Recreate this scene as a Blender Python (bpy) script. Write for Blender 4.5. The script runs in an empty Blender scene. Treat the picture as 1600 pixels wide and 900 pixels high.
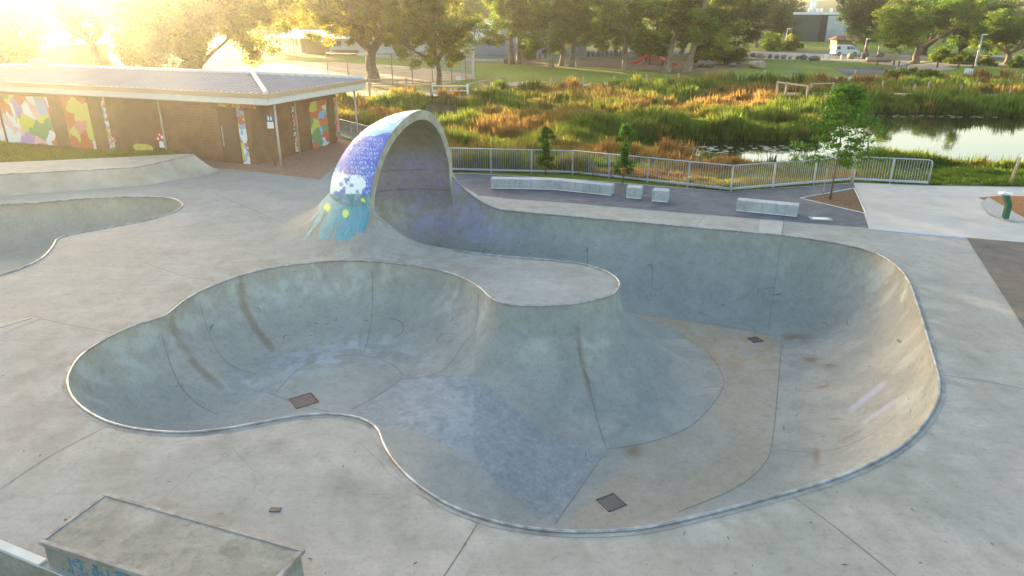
import bpy, bmesh, math, random
import numpy as np
from mathutils import Vector, Matrix
from mathutils.geometry import delaunay_2d_cdt
R = math.radians
rnd = random.Random(7); rng = np.random.default_rng(7)
S = bpy.context.scene; COL = S.collection

# ------------------------------------------------------------------ camera, world, sun, exposure
F, HC, PIT = 1100.0, 7.7, R(21.35)
cam_d = bpy.data.cameras.new('camera'); cam = bpy.data.objects.new('camera', cam_d); COL.objects.link(cam)
cam.location = (0, 0, HC); cam.rotation_euler = (R(90) - PIT, 0, 0)
cam_d.sensor_width = 36; cam_d.lens = 36 * F / 1600; cam_d.clip_start = .1; cam_d.clip_end = 9000
S.camera = cam
SUN_AZ, SUN_EL = R(-33.5), R(6.6)               # azimuth from +Y, negative = towards -X
world = bpy.data.worlds.new('World'); S.world = world; world.use_nodes = True
wn = world.node_tree; bg = wn.nodes['Background']
sky = wn.nodes.new('ShaderNodeTexSky'); sky.sky_type = 'NISHITA'; sky.sun_disc = False
sky.sun_elevation = SUN_EL; sky.sun_rotation = SUN_AZ
sky.air_density = 1.0; sky.dust_density = 2.2; sky.ozone_density = .9
wn.links.new(sky.outputs[0], bg.inputs[0]); bg.inputs[1].default_value = .15
sun_d = bpy.data.lights.new('sun', 'SUN'); sun_d.energy = 5.0; sun_d.angle = R(.5); sun_d.color = (1, .78, .46)
sun = bpy.data.objects.new('sun', sun_d); COL.objects.link(sun)
sun_dir = Vector((math.sin(SUN_AZ) * math.cos(SUN_EL), math.cos(SUN_AZ) * math.cos(SUN_EL), math.sin(SUN_EL)))
sun.rotation_euler = sun_dir.to_track_quat('Z', 'Y').to_euler(); sun.location = (-60, 80, 40)
S.view_settings.view_transform = 'Standard'; S.view_settings.look = 'None'
S.view_settings.exposure = 2.56; S.view_settings.gamma = 1; S.view_settings.use_curve_mapping = False
S.cycles.use_denoising = True; S.cycles.max_bounces = 7; S.cycles.volume_bounces = 0
S.cycles.diffuse_bounces = 3; S.cycles.glossy_bounces = 3; S.cycles.transmission_bounces = 4; S.cycles.transparent_max_bounces = 8
S.cycles.use_adaptive_sampling = True; S.cycles.sample_clamp_indirect = 6
HAZE = .00055

# ------------------------------------------------------------------ pixel <-> world (photo pixels, 1600 x 900)
cp, sp = math.cos(PIT), math.sin(PIT)
def W(px, py, z=0.0):
    v = (py - 450) / F; u = (px - 800) / F
    t = (HC - z) / (sp + v * cp)
    return (u * t, t * (cp - v * sp))
def WD(px, py, Y):                              # pixel + depth -> point
    v = (py - 450) / F; u = (px - 800) / F
    t = Y / (cp - v * sp)
    return (u * t, Y, HC - t * (sp + v * cp))
def PX(x, y, z):
    x = np.asarray(x, float); y = np.asarray(y, float); z = np.asarray(z, float)
    d = y * cp + (HC - z) * sp; d = np.where(d < .1, .1, d)
    return 800 + F * x / d, 450 + F * (-y * sp + (HC - z) * cp) / d
def poly(pts, z=0.0): return [W(a, b, z) for a, b in pts]

# ------------------------------------------------------------------ numpy noise and 2-D distance tools
_G = rng.random((256, 256))
def vnoise(x, y):
    x = np.asarray(x, float); y = np.asarray(y, float)
    i = np.floor(x).astype(int); j = np.floor(y).astype(int); a = x - i; b = y - j
    a = a * a * (3 - 2 * a); b = b * b * (3 - 2 * b); g = lambda p, q: _G[p & 255, q & 255]
    return (g(i, j) * (1 - a) + g(i + 1, j) * a) * (1 - b) + (g(i, j + 1) * (1 - a) + g(i + 1, j + 1) * a) * b
def fbm(x, y, o=4):
    s = 0; a = .5; t = 0
    for k in range(o):
        s = s + a * vnoise(np.asarray(x) * 2 ** k + 13.1 * k, np.asarray(y) * 2 ** k + 7.7 * k); t += a; a *= .5
    return s / t
def sm(a, b, x):
    t = np.clip((np.asarray(x, float) - a) / (b - a), 0, 1); return t * t * (3 - 2 * t)
def inside(P, X, Y):
    P = np.asarray(P); X = np.asarray(X, float); Y = np.asarray(Y, float); r = np.zeros(X.shape, bool); n = len(P)
    for k in range(n):
        x0, y0 = P[k]; x1, y1 = P[(k + 1) % n]
        if y0 == y1: continue
        c = ((y0 > Y) != (y1 > Y)) & (X < (x1 - x0) * (Y - y0) / (y1 - y0) + x0); r ^= c
    return r
def dist_poly(P, X, Y, closed=True):
    P = np.asarray(P, float); X = np.asarray(X, float); Y = np.asarray(Y, float); d = np.full(X.shape, 1e9); n = len(P)
    for k in range(n if closed else n - 1):
        a = P[k]; b = P[(k + 1) % n]; e = b - a; L = e @ e + 1e-12
        t = np.clip(((X - a[0]) * e[0] + (Y - a[1]) * e[1]) / L, 0, 1)
        d = np.minimum(d, np.hypot(X - a[0] - t * e[0], Y - a[1] - t * e[1]))
    return d
def sdf(P, X, Y):
    d = dist_poly(P, X, Y); return np.where(inside(P, X, Y), -d, d)
def catmull(P, closed=True, step=.2):
    P = [np.array(p, float) for p in P]; n = len(P); out = []
    for k in range(n if closed else n - 1):
        p0 = P[(k - 1) % n] if closed or k > 0 else P[k]; p1 = P[k]; p2 = P[(k + 1) % n]
        p3 = P[(k + 2) % n] if closed or k + 2 < n else p2
        L = np.linalg.norm((p2 - p1)[:2]); m = max(1, int(L / step))
        for i in range(m):
            t = i / m
            out.append(.5 * ((2 * p1) + (p2 - p0) * t + (2 * p0 - 5 * p1 + 4 * p2 - p3) * t * t + (3 * p1 - p0 - 3 * p2 + p3) * t ** 3))
    if not closed: out.append(P[-1])
    return np.array(out)

# ------------------------------------------------------------------ object helpers
def link(name, me, parent=None):
    o = bpy.data.objects.new(name, me); COL.objects.link(o)
    if parent: o.parent = parent
    return o
def mk(name, V, Fc, mat=None, parent=None, smooth=False, cols=None, loc=None):
    me = bpy.data.meshes.new(name)
    V = np.asarray(V, np.float32)
    if isinstance(Fc, np.ndarray):
        k = Fc.shape[1]; me.vertices.add(len(V)); me.vertices.foreach_set('co', V.ravel())
        me.loops.add(Fc.size); me.loops.foreach_set('vertex_index', Fc.astype(np.int32).ravel())
        me.polygons.add(len(Fc)); me.polygons.foreach_set('loop_start', np.arange(0, Fc.size, k, dtype=np.int32))
        me.update(calc_edges=True)
    else:
        me.from_pydata(V.tolist(), [], Fc)
    if smooth: me.polygons.foreach_set('use_smooth', np.ones(len(me.polygons), bool))
    if cols is not None:
        c = np.ones((len(V), 4), np.float32); c[:, :3] = cols
        me.color_attributes.new('Col', 'FLOAT_COLOR', 'POINT').data.foreach_set('color', c.ravel())
    if mat: me.materials.append(mat)
    me.validate()
    o = link(name, me, parent)
    if loc is not None: o.location = loc
    return o
def tag(o, label=None, cat=None, group=None, kind=None):
    if label: o['label'] = label
    if cat: o['category'] = cat
    if group: o['group'] = group
    if kind: o['kind'] = kind
    return o
def thing(name, label, cat, loc=(0, 0, 0), rz=0, group=None):
    o = bpy.data.objects.new(name, None); COL.objects.link(o); o.location = loc; o.rotation_euler = (0, 0, rz)
    o.empty_display_size = .3
    return tag(o, label, cat, group)
def copy_tree(o, parent=None):
    c = o.copy(); COL.objects.link(c); c.parent = parent
    for ch in list(o.children): copy_tree(ch, c)
    return c
class MB:                                       # collects shapes into one mesh
    def __init__(s): s.v = []; s.f = []
    def add(s, V, Fc):
        b = len(s.v); s.v += [tuple(p) for p in V]; s.f += [tuple(i + b for i in f) for f in Fc]; return s
    def box(s, x0, x1, y0, y1, z0, z1, c=0.0, M=None):
        if c <= 0:
            V = [(x, y, z) for z in (z0, z1) for x, y in ((x0, y0), (x1, y0), (x1, y1), (x0, y1))]
            Fc = [(0, 3, 2, 1), (4, 5, 6, 7), (0, 1, 5, 4), (1, 2, 6, 5), (2, 3, 7, 6), (3, 0, 4, 7)]
        else:
            bm = bmesh.new(); bmesh.ops.create_cube(bm, size=1)
            for v in bm.verts: v.co = ((x0 + x1) / 2 + v.co.x * (x1 - x0), (y0 + y1) / 2 + v.co.y * (y1 - y0), (z0 + z1) / 2 + v.co.z * (z1 - z0))
            bmesh.ops.bevel(bm, geom=bm.edges[:], offset=c, segments=2, affect='EDGES', profile=.5)
            bm.verts.index_update(); V = [v.co.copy() for v in bm.verts]; Fc = [tuple(v.index for v in f.verts) for f in bm.faces]; bm.free()
        if M: V = [M @ Vector(p) for p in V]
        return s.add(V, Fc)
    def tube(s, pts, r, n=8, cap=True, closed=False):
        pts = [Vector(p) for p in pts]; m = len(pts); V = []
        rr = r if isinstance(r, (list, tuple, np.ndarray)) else [r] * m
        up = Vector((0, 0, 1)); prev = None
        for i in range(m):
            if closed: d = pts[(i + 1) % m] - pts[i - 1]
            else: d = pts[min(i + 1, m - 1)] - pts[max(i - 1, 0)]
            d.normalize()
            a = prev if prev is not None else (up if abs(d.z) < .95 else Vector((1, 0, 0)))
            x = (a - d * a.dot(d)).normalized(); y = d.cross(x); prev = x
            for k in range(n):
                t = 2 * math.pi * k / n; V.append(pts[i] + (x * math.cos(t) + y * math.sin(t)) * rr[i])
        Fc = [(i * n + k, i * n + (k + 1) % n, ((i + 1) % m) * n + (k + 1) % n, ((i + 1) % m) * n + k) for i in range(m if closed else m - 1) for k in range(n)]
        if cap and not closed: Fc += [tuple(range(n))[::-1], tuple((m - 1) * n + k for k in range(n))]
        return s.add(V, Fc)
    def prism(s, P, z0, z1, M=None):
        n = len(P); V = [(p[0], p[1], z0) for p in P] + [(p[0], p[1], z1) for p in P]
        if M: V = [M @ Vector(p) for p in V]
        return s.add(V, [tuple(range(n))[::-1], tuple(range(n, 2 * n))] + [(k, (k + 1) % n, n + (k + 1) % n, n + k) for k in range(n)])
    def build(s, name, mat, parent=None, smooth=False, loc=None):
        o = mk(name, s.v, s.f, mat, parent, smooth, loc=loc); return o
def flat(name, P, z, mat, parent=None):
    V = [(p[0], p[1], z) for p in P]; a = sum(V[k][0] * V[(k + 1) % len(V)][1] - V[(k + 1) % len(V)][0] * V[k][1] for k in range(len(V)))
    if a < 0: V = V[::-1]
    return mk(name, V, [tuple(range(len(V)))], mat, parent)

# ------------------------------------------------------------------ materials
MATS = {}
def mat(name, col=(.5, .5, .5), rough=.7, metal=0.0, var=.0, scale=3.0, bump=0.0, bscale=30.0, attr=False, trans=None, spec=.4,
        tint=None, tint2=None, fine=0.0, aniso=None, coat=0, speck=0.0):
    if name in MATS: return MATS[name]
    m = bpy.data.materials.new(name); m.use_nodes = True; t = m.node_tree; N = t.nodes; Lk = t.links
    b = N['Principled BSDF']; b.inputs['Roughness'].default_value = rough; b.inputs['Metallic'].default_value = metal
    b.inputs['Specular IOR Level'].default_value = spec; b.inputs['Coat Weight'].default_value = coat
    geo = N.new('ShaderNodeNewGeometry')
    if attr:
        a = N.new('ShaderNodeAttribute'); a.attribute_name = 'Col'; src = a.outputs['Color']
    else:
        c = N.new('ShaderNodeRGB'); c.outputs[0].default_value = (*col, 1); src = c.outputs[0]
    def noise(sc, det=5, ro=.6, stretch=None):
        n = N.new('ShaderNodeTexNoise'); n.inputs['Scale'].default_value = sc; n.inputs['Detail'].default_value = det; n.inputs['Roughness'].default_value = ro
        if stretch:
            mp = N.new('ShaderNodeMapping'); mp.inputs['Scale'].default_value = stretch; Lk.new(geo.outputs['Position'], mp.inputs[0]); Lk.new(mp.outputs[0], n.inputs['Vector'])
        else: Lk.new(geo.outputs['Position'], n.inputs['Vector'])
        return n
    def mulby(src, fac_out, lo, hi):
        mr = N.new('ShaderNodeMapRange'); mr.inputs[1].default_value = .3; mr.inputs[2].default_value = .7; mr.inputs[3].default_value = lo; mr.inputs[4].default_value = hi
        Lk.new(fac_out, mr.inputs[0]); vm = N.new('ShaderNodeVectorMath'); vm.operation = 'SCALE'; Lk.new(src, vm.inputs[0]); Lk.new(mr.outputs[0], vm.inputs['Scale']); return vm.outputs[0]
    if tint:                                     # a second colour in large soft patches
        n = noise(scale * .35, 6, .65); r = N.new('ShaderNodeMapRange'); r.inputs[1].default_value = .42; r.inputs[2].default_value = .62
        Lk.new(n.outputs[0], r.inputs[0]); mx = N.new('ShaderNodeMix'); mx.data_type = 'RGBA'
        Lk.new(r.outputs[0], mx.inputs[0]); Lk.new(src, mx.inputs[6])
        if attr: mx.blend_type = 'MULTIPLY'
        mx.inputs[7].default_value = (*tint, 1); src = mx.outputs[2]
    if tint2:
        n = noise(scale * 1.7, 8, .7, aniso); r = N.new('ShaderNodeMapRange'); r.inputs[1].default_value = .52; r.inputs[2].default_value = .72
        Lk.new(n.outputs[0], r.inputs[0]); mx = N.new('ShaderNodeMix'); mx.data_type = 'RGBA'
        Lk.new(r.outputs[0], mx.inputs[0]); Lk.new(src, mx.inputs[6]); mx.blend_type = 'MULTIPLY' if attr else 'MIX'
        mx.inputs[7].default_value = (*tint2, 1); src = mx.outputs[2]
    if var: src = mulby(src, noise(scale, 6).outputs[0], 1 - var, 1 + var)
    if speck:                                    # grit, pores and little stains
        for sc_, a_, b_, k_ in ((30, .60, .68, speck), (10, .53, .66, speck * .8), (4.2, .50, .60, speck * .65), (15, .62, .67, -speck * .7), (2.1, .54, .58, -speck * .35)):
            n = noise(sc_, 3, .7); mr = N.new('ShaderNodeMapRange'); mr.inputs[1].default_value = a_; mr.inputs[2].default_value = b_; mr.inputs[3].default_value = 1; mr.inputs[4].default_value = 1 - k_
            Lk.new(n.outputs[0], mr.inputs[0]); vm = N.new('ShaderNodeVectorMath'); vm.operation = 'SCALE'; Lk.new(src, vm.inputs[0]); Lk.new(mr.outputs[0], vm.inputs['Scale']); src = vm.outputs[0]
    if fine: src = mulby(src, noise(bscale * 1.3, 3).outputs[0], 1 - fine, 1 + fine)
    Lk.new(src, b.inputs['Base Color'])
    if bump:
        n = noise(bscale, 4); bp = N.new('ShaderNodeBump'); bp.inputs['Strength'].default_value = bump; bp.inputs['Distance'].default_value = .02
        Lk.new(n.outputs[0], bp.inputs['Height']); Lk.new(bp.outputs[0], b.inputs['Normal'])
    if var and rough < .6:
        mr = N.new('ShaderNodeMapRange'); mr.inputs[3].default_value = rough * .7; mr.inputs[4].default_value = rough * 1.4; n = noise(scale * 2); Lk.new(n.outputs[0], mr.inputs[0]); Lk.new(mr.outputs[0], b.inputs['Roughness'])
    if trans:                                    # leaf: light passing through, real translucency
        tr = N.new('ShaderNodeBsdfTranslucent'); vm = N.new('ShaderNodeVectorMath'); vm.operation = 'MULTIPLY'; vm.inputs[1].default_value = trans[1]
        Lk.new(src, vm.inputs[0]); Lk.new(vm.outputs[0], tr.inputs[0]); ms = N.new('ShaderNodeMixShader'); ms.inputs[0].default_value = trans[0]
        Lk.new(b.outputs[0], ms.inputs[1]); Lk.new(tr.outputs[0], ms.inputs[2]); Lk.new(ms.outputs[0], N['Material Output'].inputs[0])
    MATS[name] = m; return m
CONC = mat('deck concrete', rough=.82, var=.07, scale=.8, bump=.3, bscale=60, attr=True, tint=(.90, .92, .90), tint2=(.86, .87, .83), fine=.10, aniso=(.35, 2.4, 1), speck=.16)
BOWL = mat('bowl concrete', rough=.74, var=.06, scale=1.3, bump=.22, bscale=45, attr=True, tint=(.92, .92, .92), tint2=(.86, .86, .84), fine=.10, aniso=(2.2, 2.2, .45), speck=.15)
STEEL = mat('galvanised steel', (.62, .64, .67), .32, .85, var=.1, scale=6)
COPE = mat('worn steel coping', (.36, .37, .40), .42, .7, var=.3, scale=5, tint=(.24, .22, .21))
PALE = mat('pale concrete', (.55, .56, .56), .8, var=.1, scale=3, bump=.2, bscale=70, tint=(.48, .49, .49), fine=.06)
NEWC = mat('newer concrete', (.36, .35, .33), .85, var=.08, scale=2, fine=.06, speck=.1)
BLACKP = mat('dark paving', (.075, .08, .10), .75, var=.3, scale=1.5, bump=.35, bscale=120, tint=(.105, .11, .135), tint2=(.15, .15, .17), fine=.25, aniso=(.3, 2.2, 1))
PATH = mat('light path concrete', (.50, .45, .40), .85, var=.1, scale=.8, bump=.25, bscale=70, tint=(.42, .40, .38), tint2=(.37, .355, .34), fine=.05, aniso=(.4, 1.8, 1))
BROWN = mat('brown asphalt', (.15, .125, .10), .9, var=.2, scale=2, bump=.5, bscale=150, tint=(.12, .11, .10), fine=.3)
BRICKP = mat('red paving', (.30, .17, .12), .85, var=.2, scale=3, bump=.3, bscale=60, fine=.2)
SEAM = mat('dark joint strip', (.125, .12, .105), .9, var=.3, scale=8)  # plain dark colour for joint lines and cracks
ROAD = mat('road asphalt', (.12, .125, .14), .9, var=.15, scale=.5, fine=.1)
WHITE = mat('white paint', (.78, .78, .77), .5, var=.06, scale=2)
MULCH = mat('bark mulch', (.16, .085, .045), .95, var=.35, scale=12, bump=1.0, bscale=60, fine=.5, tint=(.11, .07, .045))
WOODP = mat('weathered timber', (.42, .33, .24), .85, var=.2, scale=6, bump=.3, bscale=40)
DGREEN = mat('dark green enamel', (.02, .10, .05), .35, var=.1, scale=5, coat=.3)
GRATE = mat('dark iron', (.07, .07, .075), .6, .4, var=.3, scale=12)
RUST = mat('rusted iron', (.22, .11, .085), .85, .1, var=.3, scale=12, bump=.4)
BARK = mat('rough bark', (.22, .155, .11), .9, var=.3, scale=4, bump=.8, bscale=14, tint=(.14, .10, .075))
GUMB = mat('smooth gum bark', (.30, .235, .175), .8, var=.25, scale=2, bump=.4, bscale=8, tint=(.19, .135, .10), tint2=(.13, .09, .065))
LEAF = mat('leaf', rough=.5, attr=True, trans=(.58, (1.95, 2.05, .75)), spec=.25)
GRASSB = mat('grass blade', rough=.6, attr=True, trans=(.5, (2.0, 1.75, .9)), spec=.2)
# ------------------------------------------------------------------ the bowl: lip line, floor, wall
CAPL = np.array(W(577, 325, 1.34)); CAPR = np.array(W(707, 277, 1.25))
CE = (CAPR - CAPL); CW = np.linalg.norm(CE); CE = CE / CW; CN = np.array([-CE[1], CE[0]])   # CE across the mouth, CN into the shell
CC = (CAPL + CAPR) / 2; KD = 1.12
lip_a = [(668, 388), (690, 389), (740, 396), (800, 402), (860, 407), (910, 413), (945, 424), (963, 436), (967, 447), (955, 461), (920, 471), (876, 477), (820, 478), (785, 474), (765, 464), (750, 450), (720, 433), (680, 421), (620, 412), (560, 408), (510, 409), (450, 415), (400, 424), (350, 440), (310, 457), (280, 476), (262, 491), (240, 500), (200, 513), (160, 533), (130, 553), (112, 575), (105, 598), (116, 626), (148, 651), (190, 667), (240, 675), (290, 677), (340, 673), (400, 663), (460, 652), (510, 648), (550, 652), (576, 661), (591, 674), (600, 697), (618, 725), (650, 757), (700, 790), (760, 813), (820, 826), (885, 832), (960, 831), (1020, 824), (1100, 806), (1200, 780), (1280, 757), (1340, 735), (1390, 710), (1425, 685), (1450, 655), (1465, 628), (1469, 600), (1462, 568), (1450, 528), (1435, 480), (1420, 440), (1400, 415), (1370, 397), (1330, 385), (1280, 376), (1220, 368), (1100, 357), (1000, 348), (900, 339), (800, 330)]
A = [np.array([*W(a, b), 0.0]) for a, b in lip_a]
def _e(t): return t * t * (1.6 - .6 * t)
p0 = A[-1]; pR = np.array([*CAPR, 1.25]); pL = np.array([*CAPL, 1.34]); q0 = A[0]
rampR = []
for t in (.25, .45, .62, .76, .88, 1.0):
    c = p0[:2] + (pR[:2] - p0[:2]) * t; rampR.append(np.array([*c, 1.25 * max(0, (t - .08) / .92) ** 1.9]))
back = []
for k in range(1, 16):
    ph = math.pi * (1 - k / 16); q = CC + CE * CW / 2 * math.cos(math.pi - ph) * -1 + CN * CW / 2 * KD * math.sin(ph)
    back.append(np.array([*q, 1.3]))
# order: from CAPR round the back to CAPL
back = [np.array([*(CC + CE * CW / 2 * math.cos(math.pi * k / 16) + CN * CW / 2 * KD * math.sin(math.pi * k / 16)), 1.3]) for k in range(1, 16)]
rampL = []
for t in (0, .12, .26, .42, .6, .8):
    c = pL[:2] + (q0[:2] - pL[:2]) * t; rampL.append(np.array([*c, 1.34 * max(0, 1 - t / .97) ** 1.45]))
LIP = catmull(A + rampR + back + rampL, True, .14)
LIP[:, 2] = np.clip(LIP[:, 2], 0, 1.35)
nA = len(A)
H_SH, H_DP = 2.0, 2.75
s_mid = np.array(W(585, 617, -H_SH)); d_mid = np.array(W(902, 768, -H_DP)); RD = d_mid - s_mid; RL = np.linalg.norm(RD); RD /= RL; RN = np.array([-RD[1], RD[0]])
def zfloor(X, Y):
    t = ((X - s_mid[0]) * RD[0] + (Y - s_mid[1]) * RD[1]) / RL
    q = ((X - s_mid[0]) * RN[0] + (Y - s_mid[1]) * RN[1])
    z = -H_SH - (H_DP - H_SH) * sm(.0, 1.0, t)
    z = z + .42 * np.sin(np.pi * np.clip(t, 0, 1)) ** 1.3 * np.exp(-(q / 2.1) ** 2) * (t > 0) * (t < 1)
    return z
def lip_w(P):                                    # width of the curved wall, by place along the lip
    t = ((P[:, 0] - s_mid[0]) * RD[0] + (P[:, 1] - s_mid[1]) * RD[1]) / RL
    w = 2.55 + (3.25 - 2.55) * sm(-.2, .9, t)
    pxs, pys = PX(P[:, 0], P[:, 1], 0 * P[:, 0])
    w = np.where((pys < 400) & (pxs > 560), 2.6 + .65 * sm(1150, 1380, pxs), w)     # steeper far wall
    w = np.where((pys < 415) & (pxs > 600) & (pxs < 960) & (pys > 378), 2.3 + .9 * sm(820, 950, pxs), w)
    return w
LW = lip_w(LIP)
def wall_env(X, Y, P, Wd, g, hscale=None):
    """upper envelope over the lip of g(distance / width); returns 0..1 (times hscale per lip vertex)"""
    n = len(P); out = np.zeros(X.shape)
    if X.size < 400 and hscale is None:
        a = P[:, :2]; e = np.roll(a, -1, 0) - a; L = (e ** 2).sum(1) + 1e-12; x = X.reshape(-1, 1); y = Y.reshape(-1, 1)
        t = np.clip(((x - a[:, 0]) * e[:, 0] + (y - a[:, 1]) * e[:, 1]) / L, 0, 1); d = np.hypot(x - a[:, 0] - t * e[:, 0], y - a[:, 1] - t * e[:, 1])
        return g(d / (Wd + (np.roll(Wd, -1) - Wd) * t)).max(1).reshape(X.shape)
    for k in range(n):
        a = P[k, :2]; b = P[(k + 1) % n, :2]; e = b - a; L = e @ e + 1e-12
        t = np.clip(((X - a[0]) * e[0] + (Y - a[1]) * e[1]) / L, 0, 1)
        d = np.hypot(X - a[0] - t * e[0], Y - a[1] - t * e[1]); w = Wd[k] + (Wd[(k + 1) % n] - Wd[k]) * t
        v = g(d / w)
        if hscale is not None: v = v * (hscale[k] + (hscale[(k + 1) % n] - hscale[k]) * t)
        np.maximum(out, v, out=out)
    return out
def gq(t):
    t = np.clip(t, 0, 1); return 1 - np.sqrt(np.clip(1 - (1 - t) ** 2, 0, 1))
def gmound(t):
    t = np.clip(t, 0, 1); return (1 - t) ** 1.7
def bowl_z(X, Y, P=None, Wd=None, fl=None):
    P = LIP if P is None else P; Wd = LW if Wd is None else Wd
    X = np.asarray(X, float); Y = np.asarray(Y, float)
    f = zfloor(X, Y) if fl is None else fl + 0 * X
    return f * (1 - wall_env(X, Y, P, Wd, gq))
# mound outside the raised lip
MH = LIP[:, 2].copy(); _px, _py = PX(LIP[:, 0], LIP[:, 1], LIP[:, 2])
_side = (LIP[:, :2] - CC) @ CE / (CW / 2)
MW = np.where(MH > .01, 2.0 - 1.65 * sm(-.15, .75, _side), 1.5)
def mound_z(X, Y):
    X = np.asarray(X, float); Y = np.asarray(Y, float); z = np.zeros(X.shape)
    m = (np.hypot(X - CC[0], Y - CC[1]) < 9)
    k = MH > .004
    if m.any():
        idx = np.where(k)[0]; lo, hi = idx.min(), idx.max() + 1
        P = LIP[lo:hi + 1] if hi < len(LIP) else LIP[lo:]
        Xm = X[m]; Ym = Y[m]; out = np.zeros(Xm.shape)
        for j in range(len(P) - 1):
            a = P[j, :2]; b = P[j + 1, :2]; e = b - a; L = e @ e + 1e-12
            t = np.clip(((Xm - a[0]) * e[0] + (Ym - a[1]) * e[1]) / L, 0, 1)
            d = np.hypot(Xm - a[0] - t * e[0], Ym - a[1] - t * e[1]); jj = lo + j
            h = P[j, 2] + (P[j + 1, 2] - P[j, 2]) * t
            np.maximum(out, h * gmound(d / MW[jj]), out=out)
        z[m] = out
    return z
def offset_in(P, d):
    n = len(P); Q = P[:, :2]; T = np.roll(Q, -1, 0) - np.roll(Q, 1, 0); T /= np.linalg.norm(T, axis=1)[:, None] + 1e-9
    N_ = np.stack([-T[:, 1], T[:, 0]], 1); ar = np.sum(Q[:, 0] * np.roll(Q[:, 1], -1) - np.roll(Q[:, 0], -1) * Q[:, 1])
    if ar < 0: N_ = -N_
    return Q + N_ * d
def fill(outer, holes, interior):
    """constrained Delaunay of a region; outer/holes are closed loops, interior loose points -> verts2d, faces"""
    pts = [Vector(p[:2]) for p in outer]; edges = [(k, (k + 1) % len(outer)) for k in range(len(outer))]
    for h in holes:
        b = len(pts); pts += [Vector(p[:2]) for p in h]; edges += [(b + k, b + (k + 1) % len(h)) for k in range(len(h))]
    pts += [Vector(p[:2]) for p in interior]
    v, e, f, *_ = delaunay_2d_cdt(pts, edges, [], 0, 1e-5)
    V = np.array([(p.x, p.y) for p in v]); Fc = np.array([list(t) for t in f if len(t) == 3]); c = V[Fc].mean(1)
    ok = inside(np.asarray(outer)[:, :2], c[:, 0], c[:, 1])
    for h in holes: ok &= ~inside(np.asarray(h)[:, :2], c[:, 0], c[:, 1])
    return V, Fc[ok]
def bowl_points(P, grid):
    pts = []
    for d in (.006, .02, .045, .08, .13, .19, .27, .37, .5):
        q = offset_in(P, d); dd = dist_poly(P[:, :2], q[:, 0], q[:, 1]); q = q[(dd > d * .96) & inside(P[:, :2], q[:, 0], q[:, 1])]; pts.append(q)
    x0, y0 = P[:, :2].min(0); x1, y1 = P[:, :2].max(0)
    gx, gy = np.meshgrid(np.arange(x0, x1, grid), np.arange(y0, y1, grid)); gx = gx + (np.arange(len(gx)) % 2)[:, None] * grid / 2
    gx = gx.ravel(); gy = gy.ravel(); m = inside(P[:, :2], gx, gy); gx = gx[m]; gy = gy[m]
    m = dist_poly(P[:, :2], gx, gy) > .57; pts.append(np.stack([gx[m], gy[m]], 1))
    return np.concatenate(pts)

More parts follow.
